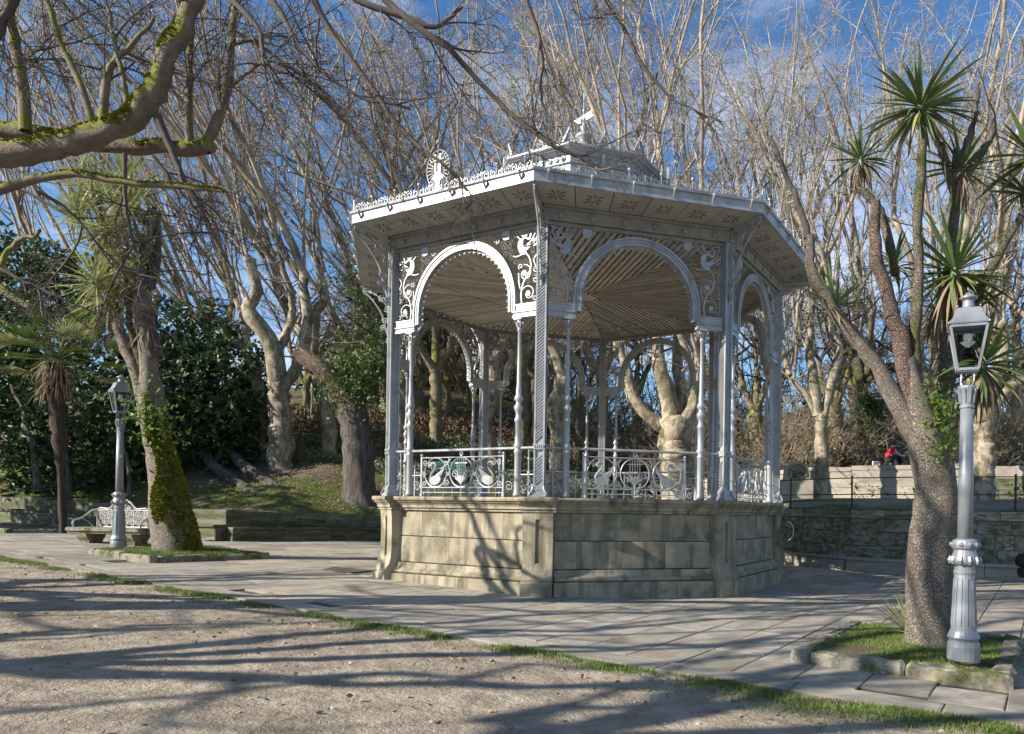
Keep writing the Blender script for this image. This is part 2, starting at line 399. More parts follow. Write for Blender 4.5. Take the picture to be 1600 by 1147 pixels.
# foreground dirt with real hollows and footprints, one sheet above the ground
a = np.linspace(-16, 8.5, 180); b = np.linspace(-8.5, -0.30, 90)
A, B = np.meshgrid(a, b)
XX = K0[0] + A * U[0] + B * V_[0]; YY = K0[1] + A * U[1] + B * V_[1]
def wob(x, y):
    return (np.sin(x * 3.1 + 1.3 * np.sin(y * 2.3)) * np.sin(y * 3.7 + np.sin(x * 1.9)) * 0.5 + 0.5 * np.sin(x * 7.3 + 2 * np.sin(y * 5.1)) * np.sin(y * 6.9 + x * 2.0))
ZZ = gz(XX) + 0.010 + 0.008 * wob(XX, YY) + rng.normal(0, 0.0022, XX.shape)
ob('dirt_square', grid_mesh('dirt_square', XX, YY, ZZ, 'dirt'), kind='structure')

# walls behind the square: y of their foot for each x
WX = np.array([-70, -26, -12.6, -9.6, -7, -3, 1.5, 4.6, 5.6, 6.2, 7.2, 9.0, 14.0, 40])
WY = np.array([47, 29.5, 24.0, 28.4, 30.2, 31, 30.4, 28.2, 25.6, 23.9, 22.2, 20.9, 18.6, 7])
def yw(x): return np.interp(x, WX, WY)
def sm(x, a, b):
    t = np.clip((np.asarray(x, float) - a) / (b - a), 0, 1); return t * t * (3 - 2 * t)
def terrain(x, y):
    s = np.maximum(y - yw(x), 0)
    q = np.maximum(y - np.maximum(yw(x), np.interp(x, [-26, -19, -12.6, -9.6, -7], [29.5, 28.2, 27.3, 28.4, 30.2])), 0)      # the slope starts behind a level strip
    left = gz(x) + 0.90 + 0.03 * s + np.where(q < 5, 0.38 * q, 1.9 + np.where(q < 26, 0.285 * (q - 5), 6.0 + 0.05 * (q - 26))) - 0.15 * np.exp(-s / 2)
    right = gz(x) + 1.80 + 0.16 * (1 - np.exp(-s / 1.2)) + 0.045 * np.minimum(s, 25) + 0.02 * np.maximum(s - 25, 0)
    t = sm(x + 0.10 * (y - 30), -6, 3.5)
    return left * (1 - t) + right * t + 0.05 * np.sin(x * 1.7 + y) * np.sin(y * 1.3 - x * .6) * (1 - t)
xs = np.concatenate([np.linspace(-70, -27, 18), np.arange(-26, 16.1, 0.5), np.linspace(18, 60, 12)])
ss = np.concatenate([[0.25], np.arange(0.75, 30, 0.75), np.linspace(31, 160, 22)])
X, S = np.meshgrid(xs, ss); Y = yw(X) + S
hill = ob('hillside', grid_mesh('hillside', X, Y, terrain(X, Y), 'soil'), kind='structure')
xs = np.concatenate([np.arange(5.2, 16.1, 0.6), np.linspace(17, 40, 8)]); ss = np.linspace(0.28, 7.2, 14)
X, S = np.meshgrid(xs, ss); Y = yw(X) + S
ob('terrace_path', grid_mesh('terrace_path', X, Y, terrain(X, Y) + 0.02, 'terrace'), kind='structure')

# ------------------------------------------------------------------ paving
BC = np.array([-0.867, 18.486]); TH = -0.102
PLW, PLL = 2.25, 2.9
PL_R = (2.04, 8.39); PL_L = tuple(np.array([-10.0, 15.9]) - 2.66 * U)
def in_planter(p):
    for c, w in ((PL_R, PLW), (PL_L, 2.66)):
        d = np.array(p) - np.array(c); a, b = d @ U, d @ V_
        if 0.1 < a < w - 0.1 and 0.2 < b < PLL - 0.1: return True
    return False

X, Y = np.meshgrid(np.arange(-30, 34, 1.0), np.arange(0, 34, 1.0))
PB = np.array([[*(K0 + a * U + b * V_)] for b in np.linspace(-0.40, 26, 40) for a in np.linspace(-34, 24, 80)])
Zb = gz(PB[:, 0]) + 0.004
i = np.arange(40 * 80).reshape(40, 80)
Fq = np.stack([i[:-1, :-1], i[:-1, 1:], i[1:, 1:], i[1:, :-1]], -1).reshape(-1, 4)
pave = ob('pavement', fast_mesh('pavement', np.column_stack([PB, Zb]), Fq, 'joint'), kind='structure')

def slab_proto(rough):
    mb = MB(); e = 0.018
    mb.raw([(-.5, -.5, 0), (.5, -.5, 0), (.5, .5, 0), (-.5, .5, 0), (-.5, -.5, .8), (.5, -.5, .8), (.5, .5, .8), (-.5, .5, .8),
            (-.5 + e, -.5 + e, 1), (.5 - e, -.5 + e, 1), (.5 - e, .5 - e, 1), (-.5 + e, .5 - e, 1)],
           [(0, 1, 5, 4), (1, 2, 6, 5), (2, 3, 7, 6), (3, 0, 4, 7), (4, 5, 9, 8), (5, 6, 10, 9), (6, 7, 11, 10), (7, 4, 8, 11), (8, 9, 10, 11)])
    return mb
sp = slab_proto(0)
slab_me = sp.mesh('slab', 'slab')
def slab_matrix(a, b, w, l, h=0.034, jit=0.004):
    c = uv(a, b); x, y = c
    sl = (gz(x + .5) - gz(x - .5))
    ux = Vector((U[0], U[1], sl * U[0])); vx = Vector((V_[0], V_[1], sl * V_[0])); n = ux.cross(vx).normalized()
    ux.z += random.gauss(0, jit * .6); vx.z += random.gauss(0, jit * .6)
    z = gz(x) + random.gauss(0, jit * .5)
    m = Matrix(((ux.x * w, vx.x * l, n.x * h, x), (ux.y * w, vx.y * l, n.y * h, y), (ux.z * w, vx.z * l, n.z * h, z), (0, 0, 0, 1)))
    return m
slabs = []
# edging row along the dirt
a = -22.0
while a < 9:
    L = random.uniform(1.15, 1.65)
    slabs.append((a + L / 2, -0.2, L - 0.014, 0.41)); a += L
k = 0
for a in np.arange(-30, 22, 0.64):
    b = 0.02 + random.uniform(-1.2, 0); 
    while b < 24:
        L = random.uniform(1.0, 1.7)
        b0, b1 = max(b, 0.02), b + L
        if b1 - b0 > 0.3:
            c = uv(a + .32, (b0 + b1) / 2)
            if c[1] < yw(c[0]) - 0.1 and np.hypot(*(c - BC)) > 4.0 and not in_planter(c):
                slabs.append((a + .32, (b0 + b1) / 2, 0.64 - 0.013, b1 - b0 - 0.013))
        b += L
def seen(s):
    c = uv(s[0], s[1])
    if c[1] < 2: return 0
    px = PX + F * c[0] / c[1]
    if px < -40 or px > 1640: return 0
    # behind the bandstand base
    bx = PX + F * BC[0] / BC[1]
    if c[1] > 18 and abs(px - (bx + 5)) < 300: return 0
    return s[2] * s[3] / c[1] ** 3
slabs.sort(key=seen, reverse=True)
for s in slabs[:300]:
    o = ob('slab', slab_me, pave); o.matrix_local = slab_matrix(*s)
rest = MB()
for s in slabs[300:]:
    m = np.array(slab_matrix(*s)); v = sp.v[0]
    rest.raw(v @ m[:3, :3].T + m[:3, 3], sp.f)
ob('slab_mass', rest.mesh('slab_mass', 'slab'), pave, kind='stuff')
# iron drain cover set in the paving behind the left planter
mb = MB().box(-.75, .75, -.35, .35, 0, .01)
dc = np.array([-6.1, 16.6])
thing('drain_cover', 'dark flat drain cover in the paving left of the bandstand', 'drain cover', (dc[0], dc[1], gz(dc[0]) + 0.036), math.atan2(U[1], U[0]), me=mb.mesh('drain_cover', 'joint'))

# ------------------------------------------------------------------ walls, blocks
def block_mesh(m, bev=0.03):
    e = bev
    mb = MB().raw([(-.5, -.5, -.5), (.5, -.5, -.5), (.5, .5, -.5), (-.5, .5, -.5), (-.5, -.5, .5), (.5, -.5, .5), (.5, .5, .5), (-.5, .5, .5)],
                  [(0, 3, 2, 1), (4, 5, 6, 7), (0, 1, 5, 4), (1, 2, 6, 5), (2, 3, 7, 6), (3, 0, 4, 7)])
    return mb.mesh('stone_block', m)

def bevel_block(L, D, H, m, bev=0.02, rough=0.006, seg=0):
    """a stone with chamfered, slightly uneven edges; origin at its foot"""
    xsn = [-L / 2, -L / 2 + bev] + (list(np.linspace(-L / 2, L / 2, seg + 2)[1:-1]) if seg else [0]) + [L / 2 - bev, L / 2]; last = len(xsn) - 1
    prof = [(-D / 2, 0), (-D / 2, H - bev), (-D / 2 + bev, H), (D / 2 - bev, H), (D / 2, H - bev), (D / 2, 0)]
    mb = MB(); V = []
    n = len(prof)
    for k, x in enumerate(xsn):
        e = bev if k in (0, last) else 0
        for (y, z) in prof:
            yy = y - np.sign(y) * e * 0.6; zz = z - (e * 0.6 if z > 0 else 0)
            V.append((x, yy + random.gauss(0, rough), zz + random.gauss(0, rough) * (z > 0)))
    f = []
    for k in range(len(xsn) - 1):
        for j in range(n):
            f.append((k * n + j, k * n + (j + 1) % n, (k + 1) * n + (j + 1) % n, (k + 1) * n + j)[::-1])
    f.append(tuple(range(n))); f.append(tuple((len(xsn) - 1) * n + j for j in range(n))[::-1])
    return mb.raw(V, f).mesh('stone', m)

def run_wall(path, courses, parent, depth=0.5, zbase=None, lens=(0.6, 1.1), m='wallstone', proud=0.0, name='stone_block', var=None):
    """blocks laid along a plan path; courses = [(z0,z1)], heights above zbase(x)"""
    path = np.asarray(path, float)
    var = var or [bevel_block(1, 1, 1, m, 0.012, 0.008) for _ in range(5)]
    for ci, (z0, z1, pr) in enumerate(courses):
        for i in range(len(path) - 1):
            p, q = path[i], path[i + 1]; d = q - p; L = np.linalg.norm(d); d /= L
            nrm = np.array([d[1], -d[0]])                # towards the square
            t = 0.0; n = max(1, round(L / random.uniform(*lens))); cuts = np.linspace(0, L, n + 1)
            cuts[1:-1] += np.random.RandomState(ci * 31 + i).uniform(-.16, .16, n - 1) * L / n if n > 1 else 0
            if ci % 2 and n > 2: cuts[1:-1] += 0.25 * L / n
            for c0, c1 in zip(cuts[:-1], cuts[1:]):
                c = p + d * (c0 + c1) / 2 + nrm * (pr - depth / 2 + random.gauss(0, .006))
                o = ob(name, random.choice(var), parent)
                zb = zbase(c[0]) if zbase else 0
                o.location = (c[0], c[1], zb + z0)
                o.rotation_euler = (0, 0, math.atan2(d[1], d[0]))
                o.scale = (c1 - c0 - .012, depth, z1 - z0 - .010)

def wall_core(path, z0, z1, th, name, m, zbase):
    path = np.asarray(path, float); mb = MB()
    for i in range(len(path) - 1):
        p, q = path[i], path[i + 1]; d = q - p; L = np.linalg.norm(d); d /= L; n = np.array([-d[1], d[0]])
        a, b = p + n * 0.03, q + n * 0.03; a2, b2 = p + n * th, q + n * th
        za, zb = zbase(p[0]), zbase(q[0])
        mb.raw([(*a, za + z0), (*b, zb + z0), (*b2, zb + z0), (*a2, za + z0), (*a, za + z1), (*b, zb + z1), (*b2, zb + z1), (*a2, za + z1)],
               [(0, 3, 2, 1), (4, 5, 6, 7), (0, 1, 5, 4), (1, 2, 6, 5), (2, 3, 7, 6), (3, 0, 4, 7)])
    return mb.mesh(name, m)

lp = [(x, float(yw(x))) for x in (-40, -26, -19, -12.6)] + [(-9.6, 28.4), (-7, 30.2), (-3, 31)]
wl = thing('retaining_wall', 'low dark mossy stone wall with a seat ledge at the foot of the left bank', 'wall')
ob('core', wall_core(lp, -0.1, 0.94, 0.5, 'core', 'joint', gz), wl)
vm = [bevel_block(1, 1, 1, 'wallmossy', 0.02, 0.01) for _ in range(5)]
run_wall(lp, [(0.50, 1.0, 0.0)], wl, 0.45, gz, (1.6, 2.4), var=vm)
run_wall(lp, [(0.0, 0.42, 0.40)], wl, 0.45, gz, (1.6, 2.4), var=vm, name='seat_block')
run_wall(lp, [(0.42, 0.51, 0.46)], wl, 0.52, gz, (1.8, 2.6), var=vm, name='seat_slab')
rp = [(-3, 31.0), (1.5, 30.4), (4.6, 28.2), (5.6, 25.6), (6.2, 23.9), (7.2, 22.2), (9.0, 20.9), (11.5, 19.75), (14, 18.6), (22, 15.0)]
wr = thing('retaining_wall', 'tall rough granite block wall under the iron railing on the right', 'wall')
ob('core', wall_core(rp, -0.1, 1.78, 0.6, 'core', 'joint', gz), wr)
vr = [bevel_block(1, 1, 1, 'wallstone', 0.02, 0.013) for _ in range(6)]
run_wall(rp, [(0.0, 0.40, 0), (0.40, 0.80, 0), (0.80, 1.22, 0), (1.22, 1.60, 0)], wr, 0.45, gz, (0.55, 0.85), var=vr)
run_wall(rp, [(1.60, 1.86, 0.05)], wr, 0.6, gz, (0.9, 1.5), var=vr, name='coping_stone')
vp = [bevel_block(1, 1, 1, 'wallpale', 0.02, 0.010) for _ in range(4)]
sb = thing('stone_bench', 'pale low stone bench along the foot of the right granite wall', 'stone bench')
run_wall(rp[3:], [(0.0, 0.36, 0.42)], sb, 0.42, gz, (1.3, 1.9), var=vp, name='seat_block')
run_wall(rp[3:], [(0.36, 0.44, 0.47)], sb, 0.47, gz, (1.5, 2.2), var=vp, name='seat_slab')

# iron railing on the wall
rl = thing('iron_railing', 'thin black two-rail iron railing on top of the right granite wall', 'railing')
def rail_pt(x): return np.array([x, float(yw(x)) + 0.35])
stops = [5.35, 6.15, 7.9, 10.4, 12.6, 15.0, 18]
stops = [5.2, 6.0, 7.3, 9.0, 11.1, 13.3, 15.6]
post_me = MB().box(-.022, .022, -.022, .022, 0, 1.02).box(-.03, .03, -.03, .03, 1.02, 1.05).mesh('post', 'iron')
for x in stops:
    p = rail_pt(x); ob('post', post_me, rl, (p[0], p[1], gz(x) + 1.84))
for h in (0.98, 0.48):
    for x0, x1 in zip(stops[:-1], stops[1:]):
        p, q = rail_pt(x0), rail_pt(x1)
        ob('rail', MB().tube([(*p, gz(x0) + 1.84 + h), (*q, gz(x1) + 1.84 + h)], 0.018, 6).mesh('rail', 'iron'), rl)

# second, smooth wall across the terrace
def wall2_path():
    return np.array([W(1090, 770, 33)[:2], W(1225, 775, 30)[:2], W(1330, 775, 29)[:2], W(1432, 775, 28)[:2], W(1515, 778, 27.4)[:2], W(1700, 780, 26.5)[:2]])
w2 = thing('terrace_wall', 'pale smooth stone wall across the terrace with tree shadows on it', 'wall')
p2 = wall2_path()
tz = lambda x: float(terrain(x, 28.5))
run_wall(p2[:5], [(-0.3, 0.45, 0.0), (0.45, 1.10, 0.0)], w2, 0.45, tz, (1.4, 2.0), var=vp, name='stone_slab')
run_wall(p2[:5], [(1.10, 1.28, 0.05)], w2, 0.55, tz, (1.8, 2.5), var=vp, name='coping_stone')
w3 = thing('terrace_wall', 'mossy block wall at the right edge beyond the iron railing', 'wall')
run_wall(p2[4:], [(-0.3, 0.25, 0.0), (0.25, 0.70, 0.0), (0.70, 1.15, 0.0)], w3, 0.5, tz, (0.8, 1.2), var=vm[:3] + vp[:1])
# carved arched stone beside that wall
hs = W(1241, 772, 29.3); 
ar = [(-.62, 0), (.62, 0), (.62, .75), (.5, .8)] + [(.48 * math.cos(t), 1.0 + .48 * math.sin(t)) for t in np.linspace(0, math.pi, 14)] + [(-.5, .8), (-.62, .75)]
he = thing('carved_stone', 'arched carved grey stone standing at the bandstand end of the pale terrace wall', 'stone monument', (hs[0], hs[1] - .3, tz(hs[0])))
ob('body', MB().prism([(x, z * 1.0) for x, z in ar], .35).mesh('body', 'wallpale'), he)
ob('niche', MB().tube([(.34 * math.cos(t), -.19, 1.0 + .34 * math.sin(t)) for t in np.linspace(-.3, math.pi + .3, 18)], .04, 6).mesh('niche', 'wallstone'), he)
ob('carving', MB().prism([(.2 * math.cos(t) * (1 + .25 * math.cos(5 * t)), 1.0 + .22 * math.sin(t) * (1 + .25 * math.cos(5 * t))) for t in np.linspace(0, 2 * math.pi, 30)[:-1]], .06, -.19).mesh('carving', 'wallstone'), he)

# ------------------------------------------------------------------ bandstand
C8 = math.cos(math.pi / 8); T8 = math.tan(math.pi / 8)
RC = 4.86; AP = RC * C8; HALF = RC * math.sin(math.pi / 8)
ZB = 1.84                                             # top of the stone base
bst = thing('bandstand', 'octagonal silver cast-iron bandstand on a tall stone base', 'bandstand', (BC[0], BC[1], 0))
CA = [TH + (k - 1) * math.pi / 4 for k in range(8)]    # corner azimuths (outward = (sin, -cos))
FA = [a + math.pi / 8 for a in CA]                     # face azimuths
def eight(name, me, parent, az=FA, z=0.0, which=range(8)):
    return [ob(name, me, parent, (0, 0, z), az[k]) for k in which]
def oct_loft(prof, mb=None, closed=False):
    """8-sided ring: prof = [(circumradius, z)]"""
    mb = mb or MB(); n = len(prof)
    V = [(r * math.sin(a), -r * math.cos(a), z) for r, z in prof for a in CA]
    f = [(i * 8 + j, i * 8 + (j + 1) % 8, ((i + 1) % n) * 8 + (j + 1) % 8, ((i + 1) % n) * 8 + j) for i in range(n if closed else n - 1) for j in range(8)]
    return mb.raw(V, f)

# stone base: a dark core, then every stone on it
base = ob('base', oct_loft([(4.78, -.3), (4.78, ZB - .06), (0.01, ZB - .05)]).mesh('base', 'joint'), bst)
wb = HALF - .27                                        # half-length of a face between the corner piers
def stones(prof, cuts, name, gap=.0028):
    for x0, x1 in zip(cuts[:-1], cuts[1:]):
        me = MB().extrude_x(prof, x0 + gap, x1 - gap).mesh(name, 'granite')
        for k in range(8): ob(name, me, base, (0, 0, 0), FA[k])
b0 = .012
stones([(-4.3, 1.035), (-4.515, 1.035), (-4.522, 1.045), (-4.508, 1.55), (-4.3, 1.55)], [-wb, -.98, .35, 1.05, wb], 'wall_stone')
stones([(-4.3, .50), (-4.53, .50), (-4.537, .51), (-4.525, 1.01), (-4.517, 1.02), (-4.3, 1.02)], [-wb, -1.15, -.25, .62, wb], 'wall_stone')
stones([(-4.3, .275), (-4.66, .275), (-4.685, .30), (-4.685, .33), (-4.66, .35), (-4.62, .37), (-4.59, .42), (-4.58, .485), (-4.3, .485)], [-wb, -.8, .2, .95, wb], 'moulding_stone')
stones([(-4.3, -.35), (-4.72, -.35), (-4.72, .25), (-4.70, .265), (-4.3, .265)], [-wb - .02, -.95, .15, .9, wb + .02], 'plinth_stone')
cornice = [(-4.2, 1.56), (-4.56, 1.56), (-4.56, 1.60), (-4.60, 1.615), (-4.60, 1.66), (-4.63, 1.70), (-4.67, 1.725), (-4.67, 1.75), (-4.72, 1.765), (-4.73, 1.80), (-4.715, ZB - .004), (-4.2, ZB)]
stones(cornice, [-wb - .06, -.75, .45, wb + .06], 'cornice_stone')
# corner piers
pw = .285
pier = [(-4.4, -.35), (-5.11, -.35), (-5.11, .25), (-5.09, .268), (-5.075, .275), (-5.08, .32), (-5.05, .37), (-5.01, .44), (-4.98, .55), (-4.965, .75), (-4.96, 1.1), (-4.965, 1.40), (-4.98, 1.555), (-4.4, 1.555)]
mb = MB().extrude_x(pier, -pw, -.045).extrude_x(pier, .045, pw)
inner = [(y + (.045 if (y < -4.5 and .62 < z < 1.5) else 0), z) for y, z in pier[:9]] + [(-4.975, .60), (-4.93, .63), (-4.925, 1.40), (-4.975, 1.43), (-4.98, 1.555), (-4.4, 1.555)]
mb.extrude_x(inner, -.045, .045)
pme = mb.mesh('pier', 'granite')
pcap = [(-4.2, 1.562), (-5.0, 1.562), (-5.0, 1.60), (-5.03, 1.615), (-5.03, 1.66), (-5.06, 1.70), (-5.10, 1.725), (-5.10, 1.75), (-5.14, 1.765), (-5.15, 1.80), (-5.135, ZB + .002), (-4.2, ZB + .004)]
pcm = MB().extrude_x(pcap, -pw - .06, pw + .06).mesh('pier_cap', 'granite')
for k in range(8):
    p_ = ob('pier', pme, bst, (0, 0, 0), CA[k])
    ob('pier_cap', pcm, p_)
ob('floor', oct_loft([(4.74, ZB + .006), (4.0, ZB + .008), (0.01, ZB + .008)]).mesh('floor', 'slab'), bst)

# corner posts: edge bars, recessed core, slanting ribs, foot and head
ZT = 6.98                                              # underside of the main beam
cs = .085
cc = MB()
for sx in (-1, 1):
    for sy in (-1, 1):
        cc.box(sx * cs - .016, sx * cs + .016, sy * cs - .016, sy * cs + .016, ZB + .20, ZT)
cc.box(-cs + .012, cs - .012, -cs + .012, cs - .012, ZB + .2, ZT)
col_me = cc.mesh('post_shaft', 'paint')
rb = MB()
for z in np.arange(ZB + .24, ZT - .16, .062):
    if -.19 < z - (ZB + .88) < .12: continue
    for ang in range(4):
        c, s = math.cos(ang * math.pi / 2), math.sin(ang * math.pi / 2)
        P = [(-cs + .016, -cs - .004, z), (cs - .016, -cs - .004, z + .125)]
        rb.tube([(x * c - y * s, x * s + y * c, zz) for x, y, zz in P], .011, 4, flat=(s, -c, 0))
rib_me = rb.mesh('slanting_ribs', 'paint')
ft = MB()
for h, z0, z1 in ((.15, 0, .035), (.135, .035, .07), (.115, .07, .12), (.125, .12, .16), (.108, .16, .21)):
    ft.box(-h, h, -h, h, ZB + .006 + z0, ZB + .006 + z1)
for sx in (-1, 1):
    ft.tube(bez([(sx * .13, -.14, ZB + .02), (sx * .16, -.16, ZB + .06), (sx * .12, -.14, ZB + .12), (sx * .1, -.12, ZB + .2)]), .018, 5)
foot_me = ft.mesh('foot', 'paint')
hb = MB().box(-.115, .115, -.115, .115, ZB + .88, ZB + .90).box(-.108, .108, -.108, .108, ZB + .90, ZB + .96).box(-.115, .115, -.115, .115, ZB + .96, ZB + .985)
for i in range(5): hb.tube([(-.08 + .04 * i, -.112, ZB + .905), (-.08 + .04 * i, -.118, ZB + .955)], .012, 5)
collar_me = hb.mesh('collar', 'paint')
# scrolled bracket under the eaves, in the plane that runs outwards from the post
def radial(P): return [(0.0, p[0], p[1]) for p in P]
bk = MB()
def rsp(cy, cz, r0, r1, t, a0): 
    q = spiral(cy, cz, r0, r1, t, a0); return [(0, -x, z) for x, _, z in q]
bk.tube([(0, -y, z) for y, z in bez([(.09, 5.75), (.22, 6.2), (.36, 6.62), (.62, 6.98), (.86, 7.2)], 20)], .022, 5, flat=(1, 0, 0))
bk.tube([(0, -y, z) for y, z in bez([(.12, 6.6), (.26, 6.86), (.5, 7.08), (.86, 7.22)], 16)], .016, 5, flat=(1, 0, 0))
bk.tube([(0, -.86, 7.26), (0, -.1, 7.16)], .022, 5, flat=(1, 0, 0))
for cy, cz, r, t, a0 in ((.20, 6.98, .10, 1.5, 0), (.35, 7.0, .09, -1.5, 1), (.20, 6.72, .09, 1.6, 2), (.52, 7.12, .065, 1.4, 0), (.66, 7.16, .05, 1.4, 2), (.24, 6.42, .09, 1.6, 3), (.17, 6.16, .08, -1.6, .5), (.15, 5.92, .085, 1.6, 2), (.30, 6.25, .07, -1.4, 0)):
    bk.tube(rsp(cy, cz, .012, r, t, a0), .014, 4, flat=(1, 0, 0))
brk_me = bk.mesh('eaves_bracket', 'paint')
for k in range(8):
    a = CA[k]; x, y = RC * math.sin(a), -RC * math.cos(a)
    c_ = ob('corner_post', col_me, bst, (x, y, 0), a)
    for nm, me in (('slanting_ribs', rib_me), ('foot', foot_me), ('collar', collar_me), ('eaves_bracket', brk_me)): ob(nm, me, c_, kind='stuff' if nm in ('slanting_ribs', 'eaves_bracket') else None)

# slim colonnettes beside each post
CX = HALF - .50
prof = [(.088, 0), (.088, .05), (.075, .08), (.068, .13), (.066, .30), (.064, .80), (.075, .83), (.08, .86), (.06, .89), (.08, .93), (.082, .98), (.062, 1.01), (.060, 1.40),
        (.075, 1.42), (.078, 1.46), (.056, 1.50), (.05, 1.56), (.07, 1.62), (.092, 1.68), (.075, 1.72), (.05, 1.75), (.055, 1.80), (.088, 1.84), (.075, 1.89), (.05, 1.93), (.058, 1.98), (.05, 2.04),
        (.042, 2.12), (.036, 2.6), (.034, 3.12), (.05, 3.14), (.05, 3.17), (.036, 3.19), (.04, 3.24), (.075, 3.33)]
cl_me = MB().lathe(prof, 12).mesh('colonnette', 'paint', True)
cpm = MB().box(-.085, .085, -.085, .085, 3.33, 3.37)
for i in range(8):
    t = i * math.pi / 4
    cpm.tube([(.045 * math.cos(t), .045 * math.sin(t), 3.2), (.075 * math.cos(t), .075 * math.sin(t), 3.28), (.1 * math.cos(t), .1 * math.sin(t), 3.3)], [.014, .016, .008], 4)
cap_me = cpm.mesh('capital', 'paint')
ZI = ZB + 3.37                                         # underside of the imposts
for k in range(8):
    c, s = math.cos(FA[k]), math.sin(FA[k])
    for sx in (-1, 1):
        x, y = sx * CX, -AP
        o = ob('colonnette', cl_me, bst, (x * c - y * s, x * s + y * c, ZB + .006), FA[k])
        ob('capital', cap_me, o)

# imposts, arch, drops, scrollwork: one face, eight times
imp_me = []
for sx in (-1, 1):
    ip = MB()
    a, b = sorted((sx * (CX - .13), sx * (HALF - .09)))
    ip.box(a, b, -AP - .07, -AP + .07, ZI, ZI + .052); ip.box(a + .015 * (sx > 0), b - .015 * (sx < 0), -AP - .055, -AP + .055, ZI + .05, ZI + .102)
    ip.box(a - .01 * (sx > 0), b + .01 * (sx < 0), -AP - .075, -AP + .075, ZI + .10, ZI + .127)
    a2, b2 = sorted((sx * (CX - .09), sx * (HALF - .092)))
    ip.box(a2, b2, -AP - .05, -AP + .05, ZI + .125, ZI + .24)
    ip.box(a2, b2, -AP - .062, -AP + .062, ZI + .235, ZI + .26)
    imp_me.append(ip.mesh('impost', 'paint'))
ri, ro = 1.14, 1.275; zc = ZI + .36
def arc_pts(r, n=33): return [(-r, ZI + .13)] + [(r * math.cos(t), zc + r * math.sin(t)) for t in np.linspace(math.pi, 0, n)] + [(r, ZI + .13)]
am = MB()
for r0, r1, d in ((ri, ro, .05), (ri - .012, ri + .03, .068), (ro - .03, ro + .012, .068), ((ri + ro) / 2 - .012, (ri + ro) / 2 + .012, .062)):
    o_, i_ = arc_pts(r1), arc_pts(r0); n = len(o_)
    V = [(p[0], -AP - d, p[1]) for p in o_] + [(p[0], -AP - d, p[1]) for p in i_] + [(p[0], -AP + d, p[1]) for p in o_] + [(p[0], -AP + d, p[1]) for p in i_]
    f = []
    for i in range(n - 1):
        f += [(i, i + 1, n + i + 1, n + i), (2 * n + i, 3 * n + i, 3 * n + i + 1, 2 * n + i + 1), (i, 2 * n + i, 2 * n + i + 1, i + 1), (n + i, n + i + 1, 3 * n + i + 1, 3 * n + i)]
    am.raw(V, f)
arch_me = am.mesh('arch', 'paint')
fr = MB()
def drop(x, z, dx, dz):
    px_, pz = -dz, dx
    fr.tube([(x, -AP, z), (x + dx * .06, -AP, z + dz * .06)], [.012, .009], 4)
    fr.ball((x + dx * .075, -AP, z + dz * .075), .017, 6, 4)
    for s in (-1, 1):
        fr.tube([(x + px_ * s * .05, -AP, z + pz * s * .05), (x + px_ * s * .035 + dx * .04, -AP, z + pz * s * .035 + dz * .04), (x + dx * .05, -AP, z + dz * .05)], .008, 4)
for t in np.linspace(math.pi, 0, 29): drop((ri - .01) * math.cos(t), zc + (ri - .01) * math.sin(t), -math.cos(t), -math.sin(t))
for s in (-1, 1):
    for z in (zc - .12,): drop(s * (ri - .01), z, -s, 0)
fringe_me = fr.mesh('arch_drops', 'paint')

